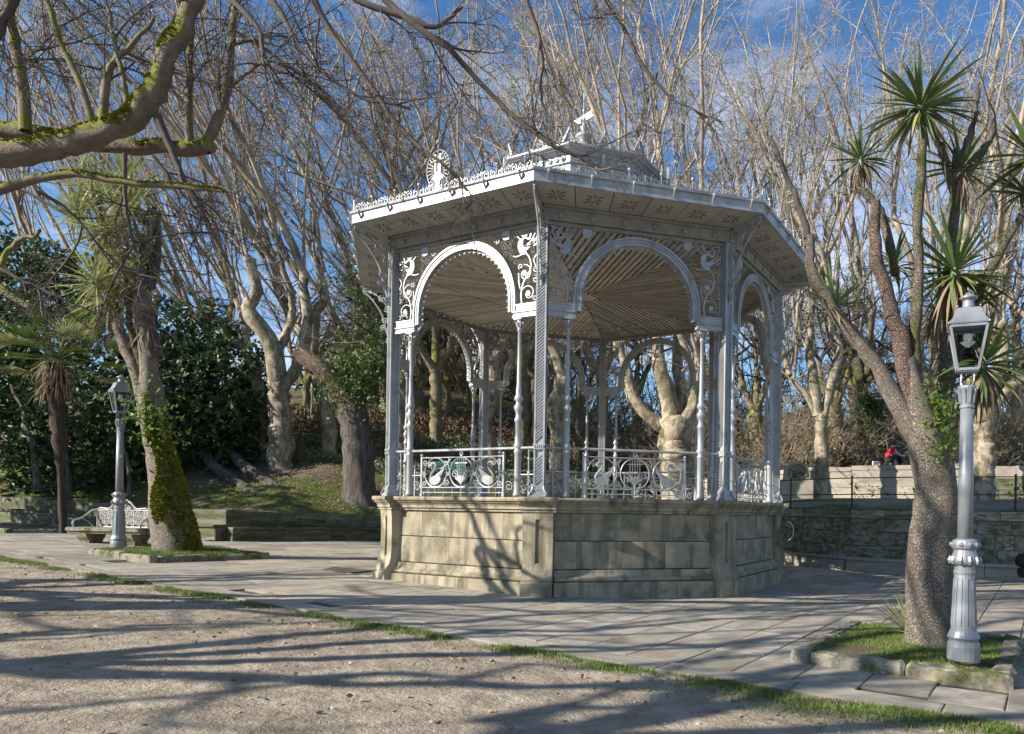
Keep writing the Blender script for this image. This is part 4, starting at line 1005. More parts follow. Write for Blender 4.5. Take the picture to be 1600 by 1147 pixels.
# ------------------------------------------------------------------ lamps
def lamp_meshes():
    base = [(.0, 0), (.185, 0), (.185, .16), (.18, .2), (.165, .22), (.165, .24), (.18, .26), (.185, .275), (.17, .31), (.158, .34), (.146, .36), (.136, .62), (.122, .88), (.114, 1.02), (.114, 1.04), (.123, 1.05), (.123, 1.08), (.114, 1.09), (.114, 1.14)]
    col = [(.114, 1.14), (.15, 1.16), (.165, 1.19), (.165, 1.22), (.148, 1.26), (.13, 1.30), (.125, 1.33), (.15, 1.36), (.155, 1.40), (.135, 1.45), (.095, 1.47)]
    shaft = [(.088, 1.47), (.084, 2.2), (.074, 3.05)]
    cap = [(.074, 3.05), (.086, 3.06), (.086, 3.085), (.075, 3.10), (.078, 3.16), (.088, 3.24), (.105, 3.30), (.105, 3.325), (.07, 3.335)]
    m = {}
    m['base'] = MB().lathe(base, 20).mesh('base', 'lamp', False)
    pn = MB()
    for i in range(6):
        t = i * math.pi / 3; c, s = math.cos(t), math.sin(t)
        for (w0, z0, z1) in ((.04, .42, .98),):
            P = [(.142, -w0, z0), (.116, -w0 * .8, z1), (.116, w0 * .8, z1), (.142, w0, z0), (.142, -w0, z0)]
            pn.tube([(x * c - y * s, x * s + y * c, z) for x, y, z in P], .007, 4, flat=(c, s, 0))
    m['base_panels'] = pn.mesh('base_panels', 'lamp')
    cm = MB().lathe(col, 20)
    for i in range(10):
        t = i * math.pi / 5; cm.tube([(.158 * math.cos(t), .158 * math.sin(t), 1.17), (.172 * math.cos(t), .172 * math.sin(t), 1.205), (.152 * math.cos(t), .152 * math.sin(t), 1.25)], .024, 5)
        cm.ball((.148 * math.cos(t), .148 * math.sin(t), 1.40), .03, 6, 4)
    m['collar'] = cm.mesh('collar', 'lamp')
    m['shaft'] = MB().lathe(shaft, 20).mesh('shaft', 'lamp', True)
    cpp = MB().lathe(cap, 16)
    for i in range(10):
        t = i * math.pi / 5; cpp.tube([(.080 * math.cos(t), .080 * math.sin(t), 3.12), (.091 * math.cos(t), .091 * math.sin(t), 3.22), (.112 * math.cos(t), .112 * math.sin(t), 3.29)], .013, 4)
    m['capital'] = cpp.mesh('capital', 'lamp')
    # lantern: four prongs, tapered frame, roof, chimney
    lf = MB(); zb, zt, hb, ht = 3.52, 4.03, .115, .20
    for sx in (-1, 1):
        for sy in (-1, 1):
            lf.tube([(sx * .05, sy * .05, 3.33), (sx * .07, sy * .07, 3.38), (sx * .07, sy * .07, 3.46), (sx * .08, sy * .08, 3.51)], .011, 5)
            lf.tube([(sx * hb, sy * hb, zb), (sx * ht, sy * ht, zt)], .022, 4)
    for h, z, r in ((hb, zb, .022), (ht, zt, .022)):
        for a in range(4):
            c, s = [(1, 0), (0, 1), (-1, 0), (0, -1)][a]
            lf.tube([(h * c - h * s, h * s + h * c, z), (h * c + h * s, h * s - h * c, z)], r, 4)
    lf.box(-hb, hb, -hb, hb, zb - .03, zb - .012)
    m['lantern_frame'] = lf.mesh('lantern_frame', 'lamp')
    rf_ = MB(); pr = [(.225, 4.05), (.23, 4.065), (.185, 4.12), (.14, 4.22), (.125, 4.26), (.085, 4.265)]
    V = [(r * sx, r * sy, z) for r, z in pr for sx, sy in ((-1, -1), (1, -1), (1, 1), (-1, 1))]
    rf_.raw(V, [(i * 4 + j, i * 4 + (j + 1) % 4, (i + 1) * 4 + (j + 1) % 4, (i + 1) * 4 + j) for i in range(len(pr) - 1) for j in range(4)] + [(3, 2, 1, 0)])
    for sx in (-1, 1):
        for sy in (-1, 1): rf_.ball((sx * .125, sy * .125, 4.275), .014, 5, 4); rf_.ball((sx * .222, sy * .222, 4.06), .014, 5, 4)
    m['lantern_roof'] = rf_.mesh('lantern_roof', 'lamp')
    m['chimney'] = MB().lathe([(.085, 4.26), (.07, 4.31), (.06, 4.36), (.07, 4.38), (.10, 4.39), (.105, 4.405), (.07, 4.43), (.04, 4.445), (.035, 4.46), (.0, 4.47)], 14).mesh('chimney', 'lamp', True)
    gp = []
    for a in range(4):
        c, s = [(1, 0), (0, 1), (-1, 0), (0, -1)][a]
        P = [(-hb, -hb, zb), (hb, -hb, zb), (ht, -ht, zt), (-ht, -ht, zt)]
        Q = [(x * c - y * s, x * s + y * c, z) for x, y, z in P]; Q2 = [((x * .985 * c - y * .985 * s), (x * .985 * s + y * .985 * c), z) for x, y, z in P]
        gp.append(MB().raw(Q + Q2, [(0, 1, 2, 3), (7, 6, 5, 4), (0, 4, 5, 1), (1, 5, 6, 2), (2, 6, 7, 3), (3, 7, 4, 0)]).mesh('pane', 'glass'))
    return m, gp
LM, GP = lamp_meshes()
def lamp(x, y, z, label, rz, sc=1.0):
    o = thing('street_lamp', label, 'street lamp', (x, y, z), rz, 'grey lantern lamp posts'); o.scale = (sc, sc, sc)
    for k in ('base', 'collar', 'shaft', 'capital'):
        p_ = ob(k, LM[k], o)
        if k == 'base': ob('base_panels', LM['base_panels'], p_, kind='stuff')
    lf = ob('lantern', LM['lantern_frame'], o); ob('lantern_roof', LM['lantern_roof'], lf); ob('chimney', LM['chimney'], lf)
    for p_ in GP: ob('pane', p_, lf)
    ob('lamp_socket', MB().lathe([(.05, 3.96), (.05, 3.88), (.09, 3.86), (.02, 3.80)], 10).mesh('lamp_socket', 'white'), lf)
lr = W(1505, 1030, 7.85)
lamp(lr[0], lr[1], lr[2], 'tall grey lamp post with four-sided glass lantern in front of the right trunk', R_(-23), .875)
lamp(-12.0, 17.9, float(gz(-12.0)) + .11, 'distant grey lamp post with glass lantern in front of the white bench', R_(-40), .95)

# ------------------------------------------------------------------ benches
bx, by = -13.75, 20.3
bn = thing('park_bench', 'stone bench with white openwork cast-iron back behind the left lamp post', 'bench', (bx, by, float(gz(bx))), math.atan2(U[1], U[0]) + .35)
ob('seat', MB().extrude_x([(-.34, .33), (-.34, .37), (-.40, .40), (-.40, .47), (-.36, .49), (.34, .49), (.36, .47), (.36, .40), (.32, .37), (.32, .33)], -1.15, 1.15).mesh('seat', 'kerb'), bn)
def leg(sx):
    m = MB()
    P = [(-.34, .33), (-.30, .22), (-.22, .12), (-.22, 0), (.22, 0), (.22, .12), (.30, .22), (.32, .33)]
    m.extrude_x(P, sx - .16, sx + .16); return m.mesh('leg', 'kerb')
for sx in (-.72, .72): ob('leg', leg(sx), bn)
bkm = MB(); yb = .30
top = [(-.82, .49), (-.82, .98), (-.75, 1.02), (-.45, 1.0), (-.36, 1.06), (-.26, 1.17), (-.12, 1.24), (.0, 1.26), (.12, 1.24), (.26, 1.17), (.36, 1.06), (.45, 1.0), (.75, 1.02), (.82, .98), (.82, .49), (-.82, .49)]
bkm.tube(xz(top, yb), .028, 6)
bkm.tube(xz([(-.36, .52), (-.36, 1.04)], yb), .015, 5); bkm.tube(xz([(.36, .52), (.36, 1.04)], yb), .015, 5); bkm.tube(xz([(-.82, .96), (-.36, .97)], yb), .015, 5); bkm.tube(xz([(.36, .97), (.82, .96)], yb), .015, 5)
rr = np.random.RandomState(4)
fil = MB()
for ix in range(15):
    for iz in range(5):
        x, z = -.74 + ix * .106, .56 + iz * .095 + (.045 if ix % 2 else 0)
        if z > .95 and abs(x) > .34: continue
        fil.tube(spiral(x, z, .012, .062, 1.35 * (1 if ix % 2 else -1), rr.uniform(0, 6.28), 12, y=yb), .013, 4)
for x, z in ((-.2, 1.06), (-.07, 1.12), (.07, 1.12), (.2, 1.06), (0, 1.02), (-.12, 1.0), (.12, 1.0)): fil.tube(spiral(x, z, .012, .065, 1.35, x * 20, 12, y=yb), .013, 4)
b_ = ob('backrest', bkm.mesh('backrest', 'benchiron'), bn); ob('openwork', fil.mesh('openwork', 'benchiron'), b_, kind='stuff')
for s in (-1, 1):
    am_ = MB().tube([(s * x, y, z) for x, y, z in bez([(.82, .30, .98), (.92, .22, .95), (1.0, .10, .82), (1.04, -.05, .72), (1.08, -.18, .68), (1.08, -.24, .60), (1.06, -.22, .50)], 20)], .025, 6)
    am_.tube([(s * x, y, z) for x, y, z in bez([(.90, .24, .50), (.95, .15, .62), (1.02, .02, .72)], 8)], .014, 5)
    ob('armrest', am_.mesh('armrest', 'benchiron'), bn)

def green_bench(px, py, d, label, rz):
    p = W(px, py, d); z = float(terrain(p[0], p[1]))
    o = thing('garden_bench', label, 'bench', (p[0], p[1], z), rz, 'green slatted benches on the bank')
    for i in range(3): ob('seat_slat', MB().box(-.75, .75, -.2 + .15 * i, -.07 + .15 * i, .42, .45).mesh('seat_slat', 'greenpaint'), o)
    for i in range(3): ob('back_slat', MB().box(-.75, .75, .26 + .02 * i, .29 + .02 * i, .55 + .14 * i, .67 + .14 * i).mesh('back_slat', 'greenpaint'), o)
    for s in (-1, 1): ob('leg', MB().tube([(s * .6, -.18, 0), (s * .6, -.18, .42), (s * .6, .25, .42), (s * .6, .34, .95)], .025, 5).tube([(s * .6, .3, 0), (s * .6, .25, .42)], .025, 5).mesh('leg', 'iron'), o)
green_bench(370, 722, 33.0, 'teal-green slatted bench beside the shrub on the left bank', R_(-10))
green_bench(700, 735, 34.0, 'green slatted bench seen through the front-left bandstand railing', R_(8))

# ------------------------------------------------------------------ branch generator (whole levels at once)
def nrm(v): return v / (np.linalg.norm(v, axis=-1, keepdims=True) + 1e-9)
def tubes(P, Rr, sides, V, Fl):
    N, K, _ = P.shape
    T = nrm(np.gradient(P, axis=1))
    ref = nrm(rng.normal(size=(N, 1, 3)) * .3 + np.array([.9, .3, .1]))
    A = nrm(np.cross(T, np.broadcast_to(ref, T.shape))); B = np.cross(A, T)
    an = np.arange(sides) * 2 * math.pi / sides
    Q = P[:, :, None] + Rr[:, :, None, None] * (np.cos(an)[:, None] * A[:, :, None] + np.sin(an)[:, None] * B[:, :, None])
    if sides >= 8:
        nz_ = rng.normal(0, .06 if sides < 13 else .022, (N, K, sides)); nz_ = (nz_ + np.roll(nz_, 1, 2) + np.roll(nz_, 1, 1)) * .8
        Q = P[:, :, None] + (Q - P[:, :, None]) * (1 + nz_)[..., None]
    off = sum(len(v) for v in V)
    idx = np.arange(N * K * sides).reshape(N, K, sides) + off
    a, b = idx[:, :-1], idx[:, 1:]
    Fl.append(np.stack([a, np.roll(a, -1, 2), np.roll(b, -1, 2), b], -1).reshape(-1, 4))
    V.append(Q.reshape(-1, 3))
def grow(P0, D, L, K, wander=.12, trop=(0, 0, 0), curl=0.0):
    N = len(P0); P = np.zeros((N, K, 3)); P[:, 0] = P0; d = nrm(D.copy()); st = (L / (K - 1))[:, None]
    tr = np.asarray(trop, float); cv = rng.normal(size=(N, 3)) * curl
    for i in range(1, K):
        d = nrm(d + rng.normal(size=(N, 3)) * wander + tr + cv)
        P[:, i] = P[:, i - 1] + d * st
    return P
def kids(P, n, t0, t1, ang, spread=.25, bias=None):
    N, K, _ = P.shape
    t = np.sort(rng.uniform(t0, t1, (N, n)), 1) * (K - 1)
    i = np.clip(t.astype(int), 0, K - 2); f = (t - i)[..., None]; r = np.arange(N)[:, None]
    p = P[r, i] * (1 - f) + P[r, i + 1] * f; tg = nrm(P[r, i + 1] - P[r, i])
    q = rng.normal(size=p.shape)
    if bias is not None: q = q + np.asarray(bias)
    q = nrm(q - (q * tg).sum(-1, keepdims=True) * tg)
    a = np.clip(ang + rng.normal(size=t.shape) * spread, .15, 1.5)[..., None]
    return p.reshape(-1, 3), (tg * np.cos(a) + q * np.sin(a)).reshape(-1, 3), (t / (K - 1)).reshape(-1), np.repeat(np.arange(N), n)
def limb_arr(pts, r0, r1, K=14, rough=.03, flare=0.0):
    P = bez(pts, K); P = P + rng.normal(0, rough, P.shape) * np.linspace(0, 1, len(P))[:, None]
    r = np.linspace(r0, r1, len(P)) * (1 + rng.normal(0, .05, len(P)))
    if flare: r[0] *= 1 + flare; r[1] *= 1 + flare * .3
    return P, r
class Tree:
    def __init__(s): s.V, s.F = [], []; s.cV, s.cF = [], []; s.tV, s.tF = [], []
    def limb(s, pts, r0, r1, sides=10, K=14, rough=.03, flare=0.0):
        P, r = limb_arr(pts, r0, r1, K, rough, flare); tubes(P[None], r[None], sides, s.V, s.F); return P, r
    def knob(s, p, r):
        """swollen pollard head"""
        P = np.array([p + np.array([0, 0, z]) * r for z in (-.9, -.5, 0, .5, .95)]) + rng.normal(0, .08 * r, (5, 3))
        tubes(P[None], (r * np.array([.55, .92, 1.05, .9, .3]))[None], 9, s.V, s.F)
    def spread(s, P0, D, L, r0, lean=(0, 0, 0), n2=13, n3=6, l2=(.9, 2.6), l3=(.25, .9), wander=.05, K=9, tip=.012, r2=.02, r3=.0085, s1=5, sag=0.0, ang2=.8, t0=.22):
        P = grow(P0, D, L, K, wander, lean)
        rr_ = r0[:, None] * np.linspace(1, 0, K)[None] ** .8 + tip
        tubes(P, rr_, s1, s.cV, s.cF)
        if not n2: return P
        p2, d2, t2, par = kids(P, n2, t0, .98, ang2)
        L2 = rng.uniform(*l2, len(p2)) * (1.1 - .6 * t2)
        P2 = grow(p2, d2, L2, 6, .20, (0, 0, .05 - sag), .10)
        tubes(P2, (r2 * (.6 + .6 * rng.random(len(p2))))[:, None] * np.linspace(1, .35, 6)[None], 3, s.tV, s.tF)
        if n3:
            p3, d3, t3, _ = kids(P2, n3, .2, 1.0, .8)
            P3 = grow(p3, d3, rng.uniform(*l3, len(p3)), 4, .42, (0, 0, .04 - sag), .22)
            tubes(P3, np.full(len(p3), r3)[:, None] * np.linspace(1, .5, 4)[None], 3, s.tV, s.tF)
        return P
    def forked(s, P0, D, L, r0, lean, nf=3, n2=8, n3=5):
        """long shoots that fork, each fork carrying branches and bent twigs"""
        K = 13; P = grow(P0, D, L, K, .10, lean, .028)
        R1 = r0[:, None] * np.linspace(1, .10, K)[None] ** .7 + .006; tubes(P, R1, 5, s.cV, s.cF)
        p, d, t, par = kids(P, nf, .12, .8, .42, .16, bias=(lean[0] * 8, 0, .5))
        Lf = L[par] * (1 - t) * rng.uniform(.55, 1.05, len(p)) + .8; rf = np.clip(r0[par] * (1 - t) ** .75 * .62, .008, 1)
        PF = grow(p, d, Lf, K, .12, (lean[0], lean[1], .035), .03); tubes(PF, rf[:, None] * np.linspace(1, .08, K)[None] ** .8 + .005, 4, s.cV, s.cF)
        A = np.concatenate([P, PF])
        p2, d2, t2, _ = kids(A, n2, .15, 1.0, .75, .3)
        P2 = grow(p2, d2, rng.uniform(.5, 2.2, len(p2)) * (1.15 - .5 * t2), 6, .22, (0, 0, .05), .12)
        tubes(P2, (.014 * (.6 + .7 * rng.random(len(p2))))[:, None] * np.linspace(1, .4, 6)[None], 3, s.tV, s.tF)
        p3, d3, _, _ = kids(P2, n3, .2, 1.0, .85, .35)
        P3 = grow(p3, d3, rng.uniform(.25, .9, len(p3)), 3, .5, (0, 0, .03), .2); tubes(P3, np.full(len(p3), .0085)[:, None] * np.linspace(1, .6, 3)[None], 3, s.tV, s.tF)
    def build(s, name, label, cat, loc, tm, cm, group=None, twm='twig'):
        loc = np.asarray(loc, float)
        o = thing(name, label, cat, tuple(loc), 0, group)
        ob('trunk', fast_mesh('trunk', np.concatenate(s.V) - loc, np.concatenate(s.F), tm), o)
        if s.cV:
            c = ob('crown', fast_mesh('crown', np.concatenate(s.cV) - loc, np.concatenate(s.cF), cm), o)
            if s.tV: ob('twigs', fast_mesh('twigs', np.concatenate(s.tV) - loc, np.concatenate(s.tF), twm), c, kind='stuff')
        return o

def join(t):
    n = sum(len(v) for v in t.cV)
    return np.concatenate(t.cV + t.tV), np.concatenate(t.cF + [f + n for f in t.tF])
def lean_at(px): return float(np.interp(px, [0, 300, 450, 600, 800, 950, 1150, 1300, 1450, 1600], [-.50, -.46, -.40, -.36, -.30, -.24, -.17, -.10, -.04, .02]))
def base_z(p): return float(terrain(p[0], p[1]))
DENS = 1.0
def pollard(label, trunk, r0, r1, limbs, shoots=7, Ls=(12, 17), px=None, tm='plane', cm='shoot', group='plane trees', n2=7, n3=5, name='plane_tree', along=1, rs=.115, sides=11, nf=3):
    """trunk, limbs: pixel polylines (x, y, depth); every limb ends in a knob from which long straight shoots rise"""
    t = Tree(); TP = WP(trunk); b = TP[0].copy(); b[2] = base_z(b) - .45; TP[0] = b
    t.limb(TP, r0, r1, sides, 20, .015, .3); t.knob(TP[-1], r1 * 1.06)
    ln = lean_at(px if px is not None else trunk[0][0])
    S, D, L, Rr = [], [], [], []
    for pts, a, c in limbs:
        P, r = t.limb(WP(pts), a, c, 9, 14, .03); t.knob(P[-1], c * 1.15)
        m = shoots + rng.integers(-1, 2)
        for i in range(m):
            S.append(P[-1] + rng.normal(0, c * .5, 3)); D.append(np.array([ln + rng.normal(0, .13), rng.normal(-.05, .15), 1.0])); L.append(rng.uniform(*Ls)); Rr.append((.30 + .9 * rng.random() ** 2) * rs)
        for i in range(along):
            q = P[rng.integers(5, len(P) - 1)]
            S.append(q); D.append(np.array([ln + rng.normal(0, .22), rng.normal(-.05, .25), 1.0])); L.append(rng.uniform(.5, .9) * rng.uniform(*Ls)); Rr.append(rng.uniform(.3, .6) * rs)
    t.forked(np.array(S), np.array(D), np.array(L), np.array(Rr), (ln * .012, 0, .012), nf, n2, n3)
    # short dark brushwood round the heads
    q = np.array(S)[rng.integers(0, len(S), 3 * len(limbs))]
    t.spread(q + rng.normal(0, .3, q.shape), rng.normal(0, 1, q.shape) + np.array([0, 0, .2]), rng.uniform(1.2, 3.0, len(q)), rng.uniform(.015, .04, len(q)), (0, 0, .02), 7, 4, (.4, 1.3), (.2, .6), .2, 7, .006, .012, .008, 4)
    return t.build(name, label, 'tree', TP[0], tm, cm, group, 'twig')

# --- plane trees that stand on the bank, left to right
pollard('pale forked plane tree trunk beside the teal-green bench on the left bank', [(440, 722, 32), (439, 660, 32), (434, 600, 32)], .52, .42,
        [([(434, 605, 32), (428, 550, 31.8), (405, 510, 31.6), (388, 482, 31.5), (402, 455, 31.4), (388, 405, 31.2)], .40, .22),
         ([(440, 610, 32), (463, 575, 32.2), (478, 530, 32.5), (478, 480, 32.6), (474, 430, 32.7)], .27, .18),
         ([(430, 560, 32), (455, 500, 33), (455, 460, 33.5)], .2, .15)], 5)
pollard('slim plane tree leaning left just behind the pale forked one', [(414, 722, 33), (412, 650, 33), (400, 590, 33), (385, 550, 33)], .30, .22,
        [([(385, 550, 33), (360, 530, 33), (345, 540, 33), (322, 515, 33)], .2, .13), ([(385, 552, 33), (382, 500, 33.5), (365, 460, 34)], .19, .14)], 5)
pollard('single bare plane tree between the forked one and the torn dark tree', [(516, 728, 34), (513, 665, 34), (500, 610, 34), (489, 565, 34)], .36, .28,
        [([(489, 570, 34), (492, 500, 34), (506, 465, 34), (500, 430, 34)], .24, .17), ([(490, 568, 34), (470, 520, 34.5), (455, 505, 35)], .18, .13)], 5)
pollard('plane tree whose trunk shows between the left corner post and its colonnette', [(628, 735, 35), (626, 660, 35), (630, 590, 35), (625, 545, 35)], .32, .26,
        [([(625, 548, 35), (612, 500, 35), (600, 470, 35)], .2, .14), ([(626, 548, 35), (650, 500, 35.4), (662, 450, 36)], .2, .14)], 5)
pollard('plane tree with a bulging elbow seen through the front-left arch', [(766, 740, 36), (764, 690, 36), (757, 660, 36), (772, 610, 36), (768, 565, 36)], .42, .30,
        [([(768, 568, 36), (745, 520, 36), (740, 460, 36)], .24, .16), ([(768, 568, 36), (792, 520, 36.3), (800, 450, 36.5)], .24, .16)], 5)
pollard('bare plane tree trunk just right of the front bandstand post', [(872, 745, 34), (874, 690, 34), (868, 640, 34), (881, 595, 34)], .44, .36,
        [([(880, 600, 34), (870, 560, 34), (850, 510, 34), (842, 450, 34)], .27, .16), ([(881, 598, 34), (890, 540, 34.3), (905, 470, 34.6)], .25, .16)], 5)
pollard('big pale plane tree with three thick limbs behind the front-right railing', [(1058, 780, 27), (1057, 720, 27), (1052, 670, 27)], .64, .60,
        [([(1042, 672, 27), (1015, 652, 26.8), (992, 622, 26.7), (980, 580, 26.6), (968, 540, 26.6)], .27, .15),
         ([(1050, 668, 27), (1044, 620, 27), (1030, 575, 27), (1026, 520, 27.2), (1020, 430, 27.4)], .36, .2),
         ([(1060, 668, 27), (1082, 640, 27), (1094, 600, 27), (1090, 570, 27)], .30, .22),
         ([(1056, 665, 27.2), (1064, 610, 27.4), (1058, 560, 27.6), (1070, 470, 28)], .3, .18)], 5)
pollard('slender pale plane tree on the terrace just right of the bandstand', [(1283, 772, 27.0), (1284, 710, 27.0), (1282, 650, 27.0)], .25, .23,
        [([(1276, 648, 27), (1258, 615, 27), (1240, 598, 27), (1232, 585, 27)], .13, .09), ([(1278, 650, 27), (1272, 595, 27), (1264, 545, 27), (1268, 480, 27)], .2, .13),
         ([(1286, 650, 27), (1300, 600, 27), (1312, 550, 27), (1300, 520, 27)], .18, .11)], 4, (8, 12))
pollard('thick pale plane tree behind the right lamp post', [(1535, 775, 25.5), (1535, 710, 25.5), (1533, 655, 25.5)], .42, .39,
        [([(1530, 655, 25.5), (1520, 600, 25.5), (1505, 560, 25.5), (1480, 500, 25.8)], .26, .15), ([(1536, 655, 25.5), (1560, 580, 25.5), (1568, 530, 25.5), (1560, 510, 25.4)], .28, .2),
         ([(1540, 655, 25.5), (1575, 605, 25.5), (1610, 590, 25.5), (1650, 560, 25.5)], .22, .16)], 4, (8, 13))
# --- more planes behind: heads hidden by the bandstand roof or the crowns in front
far = [(20, 700, 40), (118, 690, 38), (215, 690, 36), (330, 690, 38), (560, 690, 42), (680, 690, 39), (815, 690, 41), (940, 700, 40), (1120, 715, 38), (1212, 720, 42), (1335, 725, 38), (1460, 725, 35), (1590, 725, 36)]
nm = ['far left edge', 'above the palm', 'above the mossy cordyline', 'above the left shrub', 'behind the torn dark tree', 'above the lyre wheel ornament', 'left of the weathervane', 'right of the weathervane', 'above the front-right eaves', 'right of the bandstand roof', 'left of the tall cordyline', 'above the right lamp post', 'at the right edge']
for i, ((px, py, d), w) in enumerate(zip(far, nm)):
    h = rng.uniform(8, 10.5); hd = W(px, 0, d); bz = base_z(hd)
    y_h = py - 235 * 36 / d
    L = []
    for j in range(3):
        dx = (j - 1) * rng.uniform(25, 40)
        L.append(([(px, py - 110, d), (px + dx * .6, py - 150, d + rng.normal(0, .5)), (px + dx, y_h + rng.uniform(-20, 30), d + rng.normal(0, 1))], .24, .15))
    pollard('bare plane tree with long pale shoots, ' + w, [(px, py + 20, d), (px + 2, py - 50, d), (px, py - 112, d)], .36, .28, L, 4 if px > 250 else 3, (13, 18), tm='plane_moss' if d > 37 else 'plane', n2=8, n3=4, along=0, rs=.15)

# --- mossy, darker trees farther up the bank
def mossy(label, trunk, r0, limbs, tm='plane_moss', cm='twigdark', n=5, L=(3, 6), group='mossy trees up the bank', rs=.06, name='mossy_tree'):
    t = Tree(); TP = WP(trunk); TP[0][2] = base_z(TP[0]) - .4
    t.limb(TP, r0, r0 * .75, 9, 16, .03, .5)
    S, D, Ln, Rr = [], [], [], []
    for pts, a, c in limbs:
        P, r = t.limb(WP(pts), a, c, 7, 12, .05)
        for i in range(n):
            S.append(P[rng.integers(4, len(P))]); D.append(rng.normal(0, .6, 3) + np.array([0, 0, .8])); Ln.append(rng.uniform(*L)); Rr.append(rs * rng.uniform(.5, 1.1))
    t.spread(np.array(S), np.array(D), np.array(Ln), np.array(Rr), (0, 0, .02), 10, 6, (.6, 1.8), (.25, .8), .16, r2=.022, r3=.013)
    return t.build(name, label, 'tree', TP[0], tm, cm, group, 'shrubtwig')
def fork(px, py, d, s=1.0): return [([(px, py, d), (px - 18 * s, py - 35, d), (px - 30 * s, py - 90, d)], .22, .09), ([(px, py, d), (px + 16 * s, py - 40, d), (px + 36 * s, py - 85, d)], .22, .09), ([(px, py, d), (px + 3, py - 60, d), (px - 4 * s, py - 120, d)], .2, .08)]
for lab, px, py, top, d, r in (('mossy tree with a black fork seen left in the front-left arch', 656, 690, 612, 45, .48), ('ivy-green trunk in the middle of the front-left arch', 697, 690, 600, 47, .40),
                               ('short mossy trunk against the grey building', 732, 690, 615, 50, .28), ('thin mossy tree left of the front post', 822, 692, 590, 48, .34),
                               ('yellow-green mossy trunk hard against the front bandstand post', 838, 690, 590, 46, .36), ('dark mossy tree in the middle of the back arches', 905, 700, 640, 44, .40),
                               ('mossy trunk behind the big pale plane tree', 995, 700, 620, 42, .34), ('dark tree with moss at its foot behind the right corner post', 1182, 735, 640, 36, .42),
                               ('dark lopped tree right of the slender terrace plane', 1306, 740, 632, 34, .40), ('mossy pair-like slim trunk left of the left corner post', 588, 700, 610, 48, .30),
                               ('mossy trunk nearest the left corner post', 603, 705, 600, 46, .42), ('small dark tree behind the slope path', 480, 690, 600, 46, .3),
                               ('leafless tree at the back right of the terrace', 1455, 735, 620, 38, .3), ('brown leafless tree at the right edge behind the wall', 1585, 735, 610, 36, .35), ('leafless tree beyond the ivy-clad trunk', 1345, 735, 625, 40, .3)):
    mossy(lab, [(px, py, d), (px + 1, (py + top) / 2, d), (px - 2, top, d)], r, fork(px - 2, top + 4, d), n=9)

# --- the big torn tree
t = Tree(); TP = WP([(566, 742, 30), (558, 700, 30), (552, 650, 30), (550, 612, 30)]); TP[0][2] = base_z(TP[0]) - .9
t.limb(TP, .66, .48, 14, 20, .015, .9)
P1 = bez(WP([(552, 640, 30), (532, 605, 29.8), (502, 577, 29.6), (472, 556, 29.5)]), 14)
P2, _ = t.limb(WP([(556, 625, 30), (580, 590, 30), (597, 550, 30), (596, 500, 30), (575, 460, 30), (556, 430, 30)]), .34, .13, 10, 16, .05)
P3, _ = t.limb(WP([(596, 540, 30), (620, 520, 30), (640, 480, 30.3)]), .2, .08, 8, 10, .05)
S = np.array([P[i] for P in (P2, P3) for i in rng.integers(4, len(P), 9)])
t.spread(S, rng.normal(0, .5, (len(S), 3)) + np.array([-.2, 0, .7]), rng.uniform(2, 5, len(S)), rng.uniform(.03, .06, len(S)), (0, 0, .02), 9, 5, (.6, 1.7), (.25, .7), .12, r2=.02, r3=.010)
torn = t.build('torn_tree', 'massive dark furrowed tree with a torn brown limb and ivy left of the bandstand', 'tree', TP[0], 'darkbark', 'twigdark', None, 'twigdark')
tl = Tree(); rT = np.linspace(.50, .26, len(P1)); tubes(P1[None], rT[None], 12, tl.V, tl.F)
T_ = nrm(np.gradient(P1, axis=0))
for i in range(26):
    a = rng.uniform(0, 6.28); off = np.array([.3 * math.cos(a), math.sin(a), math.cos(a)]); off /= np.linalg.norm(off)
    k0 = rng.integers(0, 6); Pr = P1[k0:] + off * (rT[k0:] * rng.uniform(.8, .95))[:, None]
    Pr = np.vstack([Pr, Pr[-1] + T_[-1] * rng.uniform(.05, .55)]); rr2 = np.linspace(.07, .06, len(Pr)); rr2[-1] = .015
    tubes(Pr[None] + rng.normal(0, .02, Pr.shape), rr2[None], 5, tl.V, tl.F)
ob('torn_limb', fast_mesh('torn_limb', np.concatenate(tl.V) - TP[0], np.concatenate(tl.F), 'tornwood'), torn)

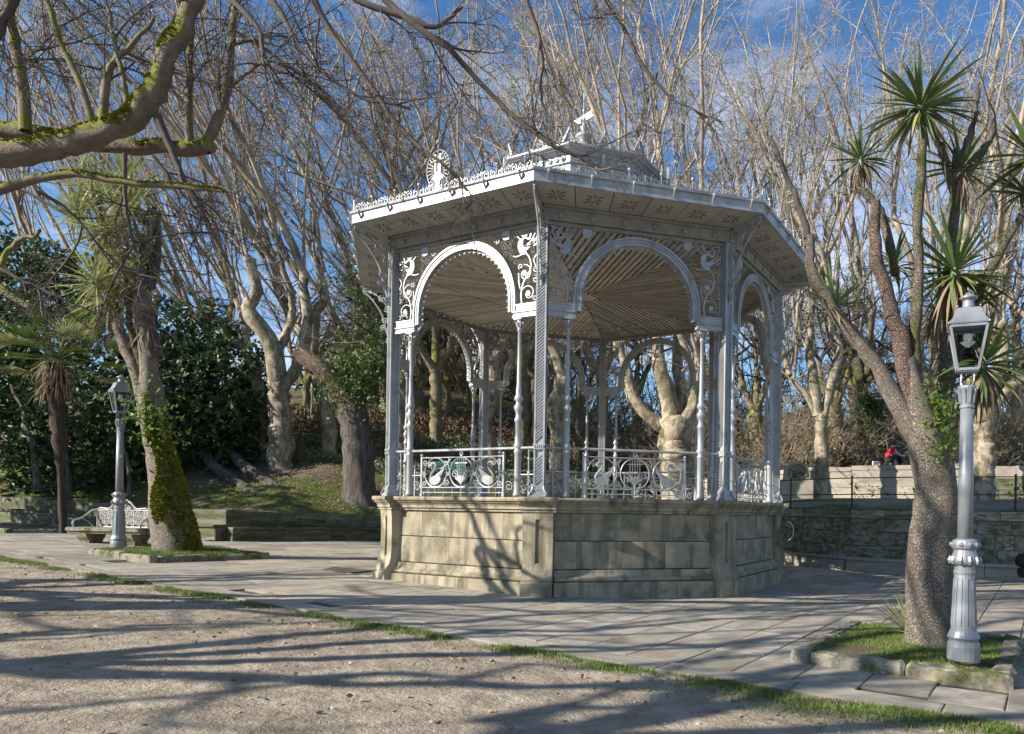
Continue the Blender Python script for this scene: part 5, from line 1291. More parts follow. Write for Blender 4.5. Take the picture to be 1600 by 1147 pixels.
# ------------------------------------------------------------------ leaves
def leaf_cloud(P, N, size, up=None, jitter=.5, aspect=.42, fold=True):
    """rhomb leaves at points P lying roughly along direction N"""
    n = len(P); d = nrm(N + rng.normal(0, jitter, (n, 3))); q = nrm(np.cross(d, rng.normal(size=(n, 3)))); L = (size * rng.uniform(.6, 1.25, n))[:, None]
    a, b, c, e = P, P + d * L * .55 + q * L * aspect * .5, P + d * L, P + d * L * .55 - q * L * aspect * .5
    V = np.stack([a, b, c, e], 1).reshape(-1, 3); i = np.arange(n)[:, None] * 4
    return V, np.concatenate([i, i + 1, i + 2, i + 3], 1)
def shrub(name, label, cat, blobs, n, size, m1, m2, stems, loc, rosette=7, droop=-.15):
    """blobs: (centre, radii); leaves grow in whorls on the blob surfaces, lighter ones on top"""
    o = thing(name, label, cat, tuple(loc)); loc = np.asarray(loc)
    PT, NT = [], []
    vol = np.array([r[0] * r[1] + r[1] * r[2] for _, r in blobs]); cnt = (n * vol / vol.sum() / rosette).astype(int)
    for (c, r), k in zip(blobs, cnt):
        u = nrm(rng.normal(size=(k, 3))); rad = rng.uniform(.72, 1.06, k)[:, None] ** 1
        bump_ = 1 + .16 * np.sin(u[:, :1] * 7 + c[0]) * np.sin(u[:, 2:] * 6 + c[2]) + .08 * np.sin(u[:, 1:2] * 13)
        p = np.asarray(c) + u * np.asarray(r) * rad * bump_; PT.append(p); NT.append(u)
    P = np.concatenate(PT); N = np.concatenate(NT)
    P = np.repeat(P, rosette, 0); N0 = np.repeat(N, rosette, 0); side = nrm(rng.normal(size=P.shape)); side = nrm(side - (side * N0).sum(-1, keepdims=True) * N0)
    D = N0 * .45 + side + np.array([0, 0, droop])
    pick = rng.random(len(P)) < .2
    for nm_, m, s in (('leaves', m1, ~pick), ('young_leaves', m2, pick)):
        V, Fq = leaf_cloud(P[s], D[s], size); ob(nm_, fast_mesh(nm_, V - loc, Fq, m, False), o, kind='stuff')
    t = Tree()
    for pts, a, c in stems:
        pts = np.array(pts, float)
        if pts[0][1] > yw(pts[0][0]): pts[0][2] = base_z(pts[0]) - .3; pts[1][2] = max(pts[1][2] - .35, base_z(pts[1]) + .25)
        t.limb(pts, a, c, 7, 12, .05)
    if stems: ob('stems', fast_mesh('stems', np.concatenate(t.V) - loc, np.concatenate(t.F), 'darkbark'), o)
    return o
def blob(px, py, d, rx, ry=None, rz=None): return (W(px, py, d), (rx, ry or rx, rz or rx))
gl = W(120, 790, 27); gr_ = W(345, 745, 30)
shrub('evergreen_shrub', 'tall dark evergreen behind the palm at the left edge', 'shrub',
      [blob(60, 500, 31.2, 2.6), blob(10, 560, 30.2, 2.6), blob(110, 450, 31.7, 1.8), blob(40, 440, 32.2, 2.0), blob(0, 440, 32.2, 1.8), blob(130, 560, 30.7, 2.2), blob(40, 650, 29.2, 2.4), blob(120, 670, 29.2, 2.2), blob(0, 690, 29.2, 2.0), blob(90, 730, 28.7, 1.8, 1.6, 1.0), blob(175, 690, 29.4, 1.7), blob(190, 640, 29.7, 1.8), blob(-60, 600, 30.2, 2.6)],
      26000, .30, 'rhodo', 'rhodolight', [([W(110, 780, 27), W(100, 700, 27.5), W(70, 600, 28.5)], .16, .08), ([W(205, 770, 27), W(200, 720, 27.3), W(185, 660, 27.5)], .09, .05), ([W(60, 770, 27), W(50, 690, 27.5), W(20, 600, 28)], .14, .07)], (gl[0], gl[1], base_z(gl)))
shrub('evergreen_shrub', 'broad dark rhododendron right of the mossy cordyline trunk', 'shrub',
      [blob(330, 560, 33.4, 2.20), blob(370, 610, 32.9, 2.09), blob(300, 620, 32.4, 2.42), blob(290, 530, 33.4, 1.87), blob(345, 660, 32.4, 1.76), blob(270, 680, 31.9, 2.09), blob(385, 660, 32.9, 1.43), blob(250, 600, 32.4, 2.09), blob(225, 720, 31.6, 1.32, 1.1, .9)],
      22000, .30, 'rhodo', 'rhodolight',
      [([W(440, 745, 29.8), W(385, 735, 31), W(360, 700, 32.5), W(345, 650, 33)], .30, .14), ([W(410, 760, 29.2), W(350, 735, 30.5), W(310, 700, 32), W(290, 640, 32.4)], .26, .12), ([W(300, 735, 31), W(330, 720, 31.5), W(352, 690, 32)], .14, .08), ([W(277, 765, 29.5), W(281, 735, 31), W(285, 680, 32)], .08, .05)], (gr_[0], gr_[1], base_z(gr_)))
shrub('added_evergreen', 'unseen dense evergreen added outside the left edge to keep the foot of the bank in shade', 'tree',
      [(np.array(c), (2.6, 2.6, 2.4)) for c in ((-27.5, 21, 4), (-29, 21.5, 6.5), (-28, 21.8, 8.6), (-30.5, 20.5, 4.5), (-31, 21, 8))], 9000, .40, 'rhodo', 'rhodolight', [([(-29, 21, .5), (-29, 21, 3), (-29.2, 21.2, 7)], .3, .15)], (-29, 21, .9))  # unseen tree, added only to throw shade on the bank
def on_tree(parent, P, spread, n, size, m, name, along=None):
    loc = np.array(parent.location); idx = rng.integers(0, len(P), n); Q = P[idx] + rng.normal(0, 1, (n, 3)) * spread
    V, Fq = leaf_cloud(Q, rng.normal(size=(n, 3)) + np.array([0, -.5, -.3]), size); ob(name, fast_mesh(name, V - loc, Fq, m, False), parent, kind='stuff')
on_tree(torn, bez(P2, 60), .50, 5600, .17, 'ivy', 'ivy')
on_tree(torn, WP([(535, 600, 29.8), (545, 590, 29.8), (560, 600, 29.8), (550, 575, 29.8), (525, 585, 29.8), (575, 585, 29.9)]), .5, 3200, .17, 'ivy', 'ivy')
# ivy-clad trunk on the terrace
t = Tree(); q = WP([(1372, 735, 33), (1372, 690, 33), (1368, 640, 33), (1350, 625, 33)]); q[0][2] = base_z(q[0]) - .1
t.limb(q, .24, .16, 8, 12, .03, .2); t.limb(WP([(1370, 645, 33), (1385, 620, 33), (1400, 612, 33)]), .13, .08, 7)
iv = t.build('ivy_clad_tree', 'lopped trunk wrapped in ivy behind the pale terrace wall', 'tree', q[0], 'darkbark', 'twigdark')
on_tree(iv, bez(q, 40), .22, 3000, .16, 'ivy', 'ivy')

# bare shrubs that close the terrace and the top of the bank
def bare_shrub(seed, h=4.6, n=30, spread=.75):
    global rng
    keep = rng; rng = np.random.default_rng(seed); t = Tree()
    S = rng.normal(0, .5, (n, 3)); S[:, 2] = 0; D = np.column_stack([rng.normal(0, spread, n), rng.normal(0, spread, n), np.ones(n)])
    t.spread(S, D, rng.uniform(.6, 1.1, n) * h, rng.uniform(.015, .045, n), (0, 0, .01), 12, 7, (.5, 1.5), (.2, .6), .12, 7, r2=.018, r3=.012, s1=4, ang2=.9, t0=.1)
    rng = keep
    return fast_mesh('bare_shrub', *join(t), 'shrubtwig')
bs_me = [bare_shrub(50 + i) for i in range(3)]
spots = [(1135, 730, 37), (1160, 735, 40), (1200, 735, 36), (1228, 735, 38), (1250, 735, 34.5), (1272, 738, 36.5), (1318, 738, 34), (1335, 738, 37), (1352, 738, 34.5), (1385, 738, 38), (1412, 738, 34.5), (1440, 738, 37), (1475, 738, 35), (1500, 738, 38), (1520, 738, 33), (1560, 738, 35), (1585, 738, 33), (1600, 738, 37), (1100, 725, 39), (1065, 720, 42), (1020, 715, 42), (960, 712, 44), (925, 705, 47), (1630, 735, 34), (870, 700, 50)]
SPN = ['at the right corner post', 'behind the right post', 'in the side arch', 'behind the right side railing', 'above the carved arched stone', 'left of the slender plane', 'right of the slender plane', 'behind the dark lopped tree', 'left of the ivy-clad trunk', 'behind the black cabinet', 'hidden half by the corky trunk', 'left of the corky trunk top', 'between corky trunk and lamp', 'behind the right lamp post', 'left of the thick plane', 'right of the thick plane', 'above the banner', 'farthest right', 'left of the right post', 'behind the big pale plane', 'left of the big pale plane', 'behind the middle back post', 'left of the middle back post', 'at the very edge', 'right of the front post']
for i, (px, py, d) in enumerate(spots):
    p = W(px, py, d); p[2] = base_z(p) - .05
    where = ('on the right of the terrace' if px > 1420 else 'behind the pale terrace wall' if px > 1215 else 'seen through the right arches')
    o = thing('bare_shrub', ('tangled leafless brown shrub %s, %s' % (where, SPN[i])), 'shrub', tuple(p), rng.uniform(0, 6.28), 'leafless shrubs ' + where, bs_me[i % 3])
    s = rng.uniform(.85, 1.3); o.scale = (s, s, s * rng.uniform(.9, 1.15))
for i, (px, d) in enumerate(((560, 60), (610, 55), (650, 60), (705, 57), (745, 62), (790, 56), (830, 60), (880, 56), (925, 58), (975, 54), (1030, 52), (1085, 50), (1140, 48), (1190, 47), (1240, 48), (1300, 46), (1360, 47), (1425, 46), (1490, 45), (1560, 45))):
    p = W(px, 700, d); p[2] = base_z(p) - .1
    o = thing('leafless_thicket', 'bushy leafless thicket far back on the skyline, %s from the left' % ('first second third fourth fifth sixth seventh eighth ninth tenth eleventh twelfth thirteenth fourteenth fifteenth sixteenth seventeenth eighteenth nineteenth twentieth'.split()[i]), 'thicket', tuple(p), i * 1.7, 'leafless thickets on the skyline', bs_me[i % 3])
    k = rng.uniform(1.5, 2.0); o.scale = (k, k, k * rng.uniform(.9, 1.2))
# a far wood that closes the skyline
wood = Tree(); n = 80
x = rng.uniform(-70, 75, n); y = rng.uniform(70, 100, n); z = np.array([base_z((a, b)) for a, b in zip(x, y)])
wood.spread(np.column_stack([x, y, z - .5]), np.column_stack([rng.normal(0, .12, n), rng.normal(0, .12, n), np.ones(n)]), rng.uniform(5, 11, n), rng.uniform(.08, .2, n), (0, 0, 0), 12, 6, (1.2, 3.5), (.5, 1.5), .08, 7, r2=.05, r3=.028, s1=4)
ob('far_wood', fast_mesh('far_wood', *join(wood), 'shrubtwig'), kind='stuff', label='leafless wood in the distance behind the park')['category'] = 'wood'

# ground cover on the bank: variegated ivy, brown leaf hedge, dead leaves
def cover(name, label, cat, n, xr, sr, size, m, cond=None, lift=(0, .25), dirn=(0, -.3, .6)):
    x = rng.uniform(*xr, n); s = rng.uniform(*sr, n); y = yw(x) + s
    keep = np.ones(n, bool) if cond is None else cond(x, y, s); x, y = x[keep], y[keep]
    P = np.column_stack([x, y, terrain(x, y) + rng.uniform(*lift, len(x))])
    V, Fq = leaf_cloud(P, np.tile(np.array(dirn), (len(P), 1)), size, jitter=.7)
    o = ob(name, fast_mesh(name, V, Fq, m, False), kind='stuff', label=label); o['category'] = cat
clump = lambda x, y, k=.0: np.sin(x * 1.3 + 2 * np.sin(y * .7)) + np.sin(y * 1.7 + 1.5 * np.sin(x * .9)) > k
def img(x, y): return PX + F * x / y
cover('ivy_cover', 'pale variegated ivy carpeting the bank behind the plane trees', 'ground cover', 44000, (-19, 1), (4.2, 11.5), .16, 'ivypale', lambda x, y, s: clump(x * 1.6, y * 1.6, -.7) & (y > 32.5), (0, .35))
cover('brown_hedge', 'low brown leaf-covered hedge up the bank', 'hedge', 34000, (-21, 7), (11.5, 17), .17, 'brownleaf', lambda x, y, s: clump(x * 2, y * 2, -1.0), (0, .8))
cover('leaf_litter', 'dead leaves strewn over the bank', 'leaves', 26000, (-34, 6), (.5, 16), .10, 'litter', None, (0.01, .04), (0.3, 0, .1))
cover('terrace_ivy', 'dark ivy along the top of the pale terrace wall', 'ground cover', 9000, (7, 17), (8.2, 12), .16, 'ivy', lambda x, y, s: clump(x * 2, y * 2, -.4), (0, .5))

def blades(P, h, w, lean=.35):
    n = len(P); d = rng.normal(0, lean, (n, 3)); d[:, 2] = 1; d = nrm(d); L = (h * rng.uniform(.45, 1.2, n))[:, None]
    q = np.column_stack([rng.normal(size=(n, 2)), np.zeros(n)]); q = nrm(q) * w; bend = np.column_stack([rng.normal(0, .3, (n, 2)), np.full(n, -.1)]) * L
    V = np.stack([P - q, P + q, P + d * L * .55 + q * .6, P + d * L * .55 - q * .6, P + d * L + bend * .6], 1).reshape(-1, 3); i = np.arange(n)[:, None] * 5
    return V, np.concatenate([np.concatenate([i, i + 1, i + 2], 1), np.concatenate([i, i + 2, i + 3], 1), np.concatenate([i + 3, i + 2, i + 4], 1)])
def grass_obj(name, label, P, h, w, parent=None, m='grass'):
    V, Fq = blades(P, h, w)
    if parent is not None:
        Mi = np.array((Matrix.Translation(parent.location) @ Matrix.Rotation(parent.rotation_euler.z, 4, 'Z')).inverted()); V = V @ Mi[:3, :3].T + Mi[:3, 3]
    o = ob(name, fast_mesh(name, V, Fq, m, False), parent, kind='stuff')
    if parent is None: o['label'] = label; o['category'] = 'grass'
def bank_grass(n, xr, sr, cond):
    x = rng.uniform(*xr, n); s = rng.uniform(*sr, n); y = yw(x) + s; k = cond(x, y, s); x, y = x[k], y[k]; return np.column_stack([x, y, terrain(x, y)])
grass_obj('bank_grass', 'mossy green grass patches on the left bank', bank_grass(48000, (-30, -6), (.4, 6.5), lambda x, y, s: clump(x * .55, y * .8, .1) | (np.hypot(x + 10.3, y - 29.5) < 1.6)), .09, .012)
grass_obj('terrace_grass', 'green lawn strip on the terrace behind the bandstand', bank_grass(26000, (-3, 9), (.3, 5), lambda x, y, s: (x < 5) | (s < .55) | clump(x, y, .9)), .10, .014)
def edge_grass(n):
    a = rng.uniform(-15, 6.5, n); b = -.42 - np.abs(rng.normal(0, .17, n)) + .06 * np.sin(a * 3)
    dens = .5 + .5 * np.sin(a * 1.9 + 1.2 * np.sin(a * .83)) + .35 * np.sin(a * 5.1)
    dens = np.where(a > 1.2, dens + .5, dens + .15); b = np.where(a > 2.0, -.42 - np.abs(b + .42) * 1.9, b)
    dens = dens - .5 * (np.sin(a * 9 + b * 11) * np.sin(b * 17 + a * 5) > .25)
    k = rng.random(n) < np.clip(dens, 0, 1); a, b = a[k], b[k]; p = K0[None] + a[:, None] * U + b[:, None] * V_
    return np.column_stack([p, gz(p[:, 0]) + .008])
grass_obj('verge_grass', 'ragged strip of grass between the dirt square and the paving', edge_grass(46000), .065, .0045)
def pl_grass(c, w, n):
    a = rng.uniform(.22, w - .2, n); b = rng.uniform(.2, PLL - .2, n); p = np.array(c)[None] + a[:, None] * U + b[:, None] * V_; k = clump(a * 4, b * 4, -.85); p = p[k]; return np.column_stack([p, gz(p[:, 0]) + .13])
grass_obj('grass', '', pl_grass(PL_R, PLW, 26000), .06, .0045, pr); grass_obj('grass', '', pl_grass(PL_L, 2.66, 15000), .11, .006, pl)

# pebbles and dead leaves on the dirt
n = 9000
a = rng.uniform(-14, 8, n); b = -.5 - rng.uniform(0, 7.5, n); p = K0[None] + a[:, None] * U + b[:, None] * V_
s = rng.uniform(.004, .016, n) * (1 + (rng.random(n) < .03) * 1.2)
base = np.array([(1, 0, 0), (0, 1, 0), (-1, 0, 0), (0, -1, 0), (0, 0, .8)])
V = np.column_stack([p, gz(p[:, 0]) + .008])[:, None] + base[None] * s[:, None, None] * rng.uniform(.6, 1.3, (n, 5, 1))
i = np.arange(n)[:, None] * 5
Fq = np.concatenate([np.concatenate([i + k, i + (k + 1) % 4, i + 4], 1) for k in range(4)])
o = ob('pebbles', fast_mesh('pebbles', V.reshape(-1, 3), Fq, 'pebble', False), kind='stuff', label='small stones scattered over the dirt square'); o['category'] = 'pebbles'
n = 900
a = rng.uniform(-14, 8, n); b = -.35 - np.abs(rng.normal(0, 2.6, n)); p = K0[None] + a[:, None] * U + b[:, None] * V_
V, Fq = leaf_cloud(np.column_stack([p, gz(p[:, 0]) + .022]), np.column_stack([rng.normal(size=(n, 2)), rng.normal(0, .12, n)]), .055, aspect=.7, jitter=.15)
o = ob('fallen_leaves', fast_mesh('fallen_leaves', V, Fq, 'litter', False), kind='stuff', label='dry brown leaves lying on the dirt square'); o['category'] = 'leaves'

# ------------------------------------------------------------------ sword-leaved trees
def blade_mesh(droop, w, m):
    xs_ = np.linspace(0, 1, 7); wd = w * np.array([.35, .75, 1.0, .95, .75, .42, .02]); V = []
    for x, q in zip(xs_, wd):
        z = -droop * x * x
        V += [(x, -q, z + q * .35), (x, 0, z), (x, q, z + q * .35)]
    f = []
    for i in range(6):
        for j in range(2): f.append((i * 3 + j, (i + 1) * 3 + j, (i + 1) * 3 + j + 1, i * 3 + j + 1))
    return V, f
BV = {}
for m in ('blade', 'bladeyellow', 'deadleaf', 'bladepale'):
    BV[m] = [MB().raw(*blade_mesh(dr, .042, m)).mesh('leaf', m, True) for dr in (.03, .14, .38)]
def frame(d, L, p, roll=0.0, wscale=1.0):
    d = Vector(d).normalized(); up = Vector((0, 0, 1)); y = up.cross(d)
    if y.length < 1e-3: y = Vector((0, 1, 0))
    y.normalize(); z = d.cross(y)
    R = Matrix((d, y, z)).transposed().to_4x4() @ Matrix.Rotation(roll, 4, 'X')
    return Matrix.Translation(p) @ R @ Matrix.Diagonal((L, L * wscale, L * wscale, 1))
LEAVES = [0]
def rosette(parent, c, L, n, single, low=-.9, m='blade', ym='bladeyellow', yf=.1, dead=0, ws=1.0, axis=(0, 0, 1)):
    """a head of sword leaves; the large ones are objects of their own"""
    inv = Matrix.Translation(parent.location).inverted(); c = Vector(c); ax = Vector(axis).normalized()
    head = None; acc = {}
    t = MB().tube([c - ax * L * .25, c - ax * L * .05, c + ax * L * .12], [.05 * L / .7, .055 * L / .7, .02], 7)
    head = ob('rosette', t.mesh('rosette', m), parent); head.matrix_local = inv
    q = Vector((0, 0, 1)).rotation_difference(ax)
    for i in range(n + dead):
        dd = i >= n
        e = math.asin(random.uniform(math.sin(low * 1.2) if not dd else -1, 1.0 if not dd else -.75)); a = i * 2.39996 + random.uniform(-.2, .2)
        d = q @ Vector((math.cos(a) * math.cos(e), math.sin(a) * math.cos(e), math.sin(e)))
        mm = 'deadleaf' if dd else (ym if (d.z < -.25 and random.random() < .45) or random.random() < yf * .4 else m)
        LL = L * random.choice((random.uniform(.85, 1.1), random.uniform(.85, 1.1), random.uniform(.55, .9))) * (1.0 if e > -.3 else .8) * (1.1 if dd else 1)
        mt = frame(d, LL, c + d * .03 - ax * (.05 if e < 0 else 0) * L, random.uniform(-.5, .5), ws)
        me = BV[mm][2 if (e < .2 and random.random() < .5) else (1 if random.random() < .6 else 0)]
        if single and not dd:
            o = ob('leaf', me, head); o.matrix_local = mt
        else:
            V = np.array([v.co[:] for v in me.vertices]); M4 = np.array(mt); acc.setdefault(mm, MB()).raw(V @ M4[:3, :3].T + M4[:3, 3], [tuple(p.vertices) for p in me.polygons])
    for mm, mb in acc.items(): ob('dead_leaves' if mm == 'deadleaf' else 'leaves', mb.mesh('leaves', mm, True), head, kind='stuff')

d = 9.2
t = Tree(); TP = WP([(1455, 1003), (1452, 930), (1453, 850), (1462, 770), (1450, 700), (1434, 650), (1424, 600), (1418, 560)], d); TP[0][2] = float(gz(TP[0][0])) + .08
Pc_, _ = limb_arr(TP, .3, .2, 28, .008); rc_ = np.interp(np.linspace(0, 1, len(Pc_)), [0, .04, .12, .45, .65, .8, 1], [.345, .30, .275, .25, .225, .165, .10]); tubes(Pc_[None], rc_[None], 20, t.V, t.F)
cord = t.build('cordyline_tree', 'tall corky-barked tree with sword-leaf heads in the right planter', 'tree', TP[0], 'cordbark', 'cordlimb')
def cl(pts, r0, r1, m, nm='limb', d=9.2):
    t = Tree(); P, _ = t.limb(WP(pts, d), r0, r1, 9, 18, .02)
    o = ob(nm, fast_mesh(nm, np.concatenate(t.V) - TP[0], np.concatenate(t.F), m), cord); return P
cl([(1440, 690), (1408, 640), (1370, 575), (1340, 535), (1300, 480), (1272, 430), (1262, 370)], .15, .055, 'cordbark'); cl([(1262, 372), (1258, 350), (1240, 300), (1222, 255), (1200, 212)], .05, .022, 'darkbark')
cl([(1362, 565), (1345, 590), (1335, 560), (1320, 548)], .06, .05, 'cordlimb')
cl([(1435, 660), (1415, 600), (1408, 530), (1395, 490), (1375, 430), (1368, 380), (1370, 318)], .12, .062, 'redlimb')
cl([(1445, 680), (1430, 590), (1432, 500), (1436, 420), (1434, 340), (1440, 270), (1437, 180)], .085, .045, 'cordlimb')
cl([(1452, 690), (1478, 600), (1482, 500), (1484, 400), (1490, 330), (1496, 275), (1490, 235)], .115, .05, 'cordlimb', d=9.5)
cl([(1490, 300), (1475, 250), (1470, 225), (1455, 205)], .05, .03, 'darkbark', d=9.5); cl([(1492, 285), (1505, 240), (1520, 200), (1526, 160), (1530, 130)], .05, .025, 'darkbark', d=9.5)
cl([(1495, 300), (1525, 250), (1546, 220), (1548, 185)], .06, .04, 'darkbark', d=9.5); cl([(1400, 430), (1375, 330), (1340, 290), (1346, 262)], .06, .04, 'cordlimb', d=9.4)
cl([(1470, 640), (1520, 480), (1560, 400), (1600, 330), (1640, 270)], .07, .035, 'cordlimb', d=9.6)
rosette(cord, W(1438, 168, 9.2), .80, 115, True, -.75, yf=.1, ws=.82)
rosette(cord, W(1492, 425, 9.3), .86, 95, True, -.6, dead=30, ws=.8)
rosette(cord, W(1502, 265, 9.5), .62, 48, True, -.5, dead=26, ws=.8)
rosette(cord, W(1305, 478, 9.2), .55, 42, True, -.5, ws=.8)
rosette(cord, W(1345, 250, 9.4), .46, 46, False, -.3, dead=24)
rosette(cord, W(1612, 245, 9.6), .75, 60, False, -.6)
rosette(cord, W(1535, 570, 9.6), .80, 70, False, -.7, dead=30)
rosette(cord, W(1398, 415, 10), .50, 50, False, -.5)
rosette(cord, W(1500, 500, 9.8), .8, 60, False, -.8, dead=110)
rosette(cord, W(1470, 470, 9.7), .7, 10, False, -.8, dead=90, ws=.7)
rosette(cord, W(1600, 300, 9.9), .65, 40, False, -.8)
on_tree(cord, WP([(1470, 640, 9.0), (1465, 670, 9.0), (1480, 690, 9.0), (1470, 710, 8.95), (1455, 620, 9.05), (1478, 655, 9.0)]), .10, 620, .075, 'fern', 'climbing_leaves')
gp_ = W(1422, 985, 9.75); yc_ = thing('yucca', 'small spiky sword-leaved clump at the left foot of the corky trunk', 'plant', (gp_[0], gp_[1], float(gz(gp_[0])) + .1))
rosette(yc_, (gp_[0], gp_[1], float(gz(gp_[0])) + .18), .62, 60, False, .0, m='bladepale', ws=.6)

# mossy cordyline on the left
d = 17.8
t = Tree(); TQ = WP([(278, 852), (268, 800), (258, 745), (246, 690), (238, 640), (236, 600)], d); TQ[0][2] = float(gz(TQ[0][0])) + .1
PT_, _ = limb_arr(TQ, .5, .3, 24, .012); rT_ = np.interp(np.linspace(0, 1, len(PT_)), [0, .18, .42, .62, .8, 1], [.53, .47, .35, .29, .27, .25]); tubes(PT_[None], rT_[None], 18, t.V, t.F)
mc = t.build('mossy_cordyline', 'leaning moss-covered trunk with pale sword leaves in the left planter', 'tree', TQ[0], 'cordmoss', 'cordlimb')
# moss cushion over the front and right of the trunk
n = 26000; k = rng.integers(0, len(PT_) - 1, n); f = rng.random((n, 1)); C_ = PT_[k] * (1 - f) + PT_[k + 1] * f; rr_ = rT_[k]
an = rng.uniform(-1.75, .55, n) + .35 * np.sin(C_[:, 2] * 3)
keep = (np.sin(C_[:, 2] * 7 + an * 5) * np.sin(an * 9 - C_[:, 2] * 4) < .85) & (rng.random(n) < (3.55 + .5 * np.sin(an * 4) - (C_[:, 2] - TQ[0][2])) / .9) & (C_[:, 2] - TQ[0][2] + .25 > .55 + .5 * np.sin(an * 3) - .9 * (an > -.9)) ; C_, rr_, an = C_[keep], rr_[keep], an[keep]
dirm = np.column_stack([np.cos(an), np.sin(an), np.zeros(len(an))]); Pm = C_ + dirm * (rr_ * .96)[:, None]
V, Fq = leaf_cloud(Pm, dirm + np.array([0, 0, -.25]), .055, jitter=.6, aspect=.8); ob('moss', fast_mesh('moss', V - TQ[0], Fq, 'moss', False), mc, kind='stuff')
on_tree(mc, WP([(228, 640, 17.4), (240, 660, 17.4), (235, 680, 17.4), (222, 620, 17.4), (250, 640, 17.4), (262, 670, 17.4)]), .24, 330, .15, 'fern', 'climbing_leaves')
def cl2(pts, r0, r1, m):
    t = Tree(); P, _ = t.limb(WP(pts, d), r0, r1, 8, 18, .03); ob('limb', fast_mesh('limb', np.concatenate(t.V) - TQ[0], np.concatenate(t.F), m), mc); return P
cl2([(236, 690), (224, 630), (212, 580), (190, 530), (178, 480), (172, 440)], .17, .09, 'cordmoss')
cl2([(240, 650), (234, 580), (226, 500), (222, 440), (228, 380), (240, 330)], .26, .12, 'cordmoss')
cl2([(222, 570), (205, 520), (196, 450), (190, 400)], .09, .05, 'cordlimb'); cl2([(232, 450), (244, 415), (246, 380), (243, 320)], .13, .06, 'darkbark')
cl2([(180, 470), (165, 400), (158, 340), (150, 310)], .07, .05, 'cordlimb'); cl2([(240, 560), (232, 520), (226, 480)], .2, .17, 'redlimb')
for px, py, L, n_, dead in ((150, 300, 1.15, 80, 6), (203, 318, 1.05, 70, 8), (180, 405, 1.1, 80, 12), (170, 465, 1.15, 80, 10), (205, 440, 1.0, 60, 25), (228, 395, .95, 50, 25), (130, 255, .6, 30, 0)):
    rosette(mc, W(px, py, d + random.uniform(-.5, .5)), L, n_, False, -.8, m='bladepale' if px < 215 else 'blade', dead=dead, ws=.75)
rosette(mc, W(232, 500, d), 1.0, 0, False, dead=70, ws=.5)
for px, py, L in ((165, 360, 1.2), (195, 280, 1.1), (120, 330, .9), (150, 440, 1.2), (185, 350, 1.2)): rosette(mc, W(px, py, d - .6), L, 60, False, -.9, m='bladepale', ws=.6)

# fan palm
d = 23.4
t = Tree(); Q = WP([(98, 832), (97, 760), (94, 690), (88, 620), (90, 560)], d); Q[0][2] = float(gz(Q[0][0])) + .05
Pp, rp2 = limb_arr(Q, .13, .26, 22, .02); rp2 = np.interp(np.linspace(0, 1, len(Pp)), [0, .35, .5, .75, 1], [.11, .12, .20, .25, .20]) * (1 + rng.normal(0, .05, len(Pp)))
tubes(Pp[None], rp2[None], 12, t.V, t.F)
palm = t.build('fan_palm', 'slim dark-trunked fan palm with brown skirt at the far left', 'palm tree', Q[0], 'palmtrunk', 'palmtrunk')
def fan(dirv, L, m, nm):
    """one fan leaf: stalk and stiff folded segments"""
    c = Pp[-1]; dv = Vector(dirv).normalized(); tip = Vector(c) + dv * L * .9 + Vector((0, 0, -.10 * L))
    mb = MB().tube([c, (Vector(c) + tip) / 2 + Vector((0, 0, .08 * L)), tip], [.022, .018, .012], 5)
    side = dv.cross(Vector((0, 0, 1))); side = side.normalized() if side.length > .05 else Vector((1, 0, 0)); upv = side.cross(dv)
    for i in range(24):
        a = (i / 23 - .5) * 3.7; dd = (dv * math.cos(a) + side * math.sin(a) + upv * .12).normalized()
        V, f = blade_mesh(.10 + .15 * random.random(), .035, m); V = np.array(V); M4 = np.array(frame(dd, L * .62 * random.uniform(.85, 1.05), tip, random.uniform(-.2, .2))); mb.raw(V @ M4[:3, :3].T + M4[:3, 3], f)
    o = ob(nm, mb.mesh(nm, m), palm); o.matrix_local = Matrix.Translation(palm.location).inverted()
for i in range(24):
    a = i * 2.4; e = random.uniform(-.25, 1.15); fan((math.cos(a) * math.cos(e), math.sin(a) * math.cos(e), math.sin(e)), random.uniform(1.3, 1.9), 'frond' if i % 3 else 'bladepale', 'frond')
sk = MB()
for i in range(220):
    p = Pp[rng.integers(len(Pp) * 8 // 10, len(Pp))]; a = random.uniform(0, 6.28); V, f = blade_mesh(.4, .02, 0)
    M4 = np.array(frame((math.cos(a) * .55, math.sin(a) * .55, -.6 + random.uniform(-.3, .5)), random.uniform(.4, .85), p + np.array([math.cos(a) * .25, math.sin(a) * .25, 0])))
    sk.raw(np.array(V) @ M4[:3, :3].T + M4[:3, 3], f)
o = ob('dead_skirt', sk.mesh('dead_skirt', 'deadleaf'), palm, kind='stuff'); o.matrix_local = Matrix.Translation(palm.location).inverted()

# ------------------------------------------------------------------ near overhanging tree, trunk outside the left edge
d = 9.0
t = Tree()
fb = np.array([-10.6, 8.6, float(gz(-10.6)) - .1]); fk = np.array([-10.3, 8.9, 4.6])
t.limb([fb, (fb + fk) / 2 + np.array([.1, 0, 0]), fk], .50, .40, 14, 12, .02, .3)
L1, _ = t.limb(np.vstack([[fk], WP([(-140, 275), (-40, 246), (40, 238), (110, 222), (170, 203), (215, 178), (245, 135), (262, 85), (292, 30), (322, -50), (340, -160)], d)]), .175, .09, 12, 56, .016)
L2, _ = t.limb(np.vstack([[fk], WP([(-150, 210), (-40, 200), (40, 208), (130, 222), (230, 230), (322, 231)], d + .5)]), .13, .085, 10, 40, .014)
L3, _ = t.limb(WP([(-40, 310), (20, 290), (60, 279), (120, 272), (190, 284), (280, 292), (350, 300)], d - .6), .065, .018, 7, 20, .008)
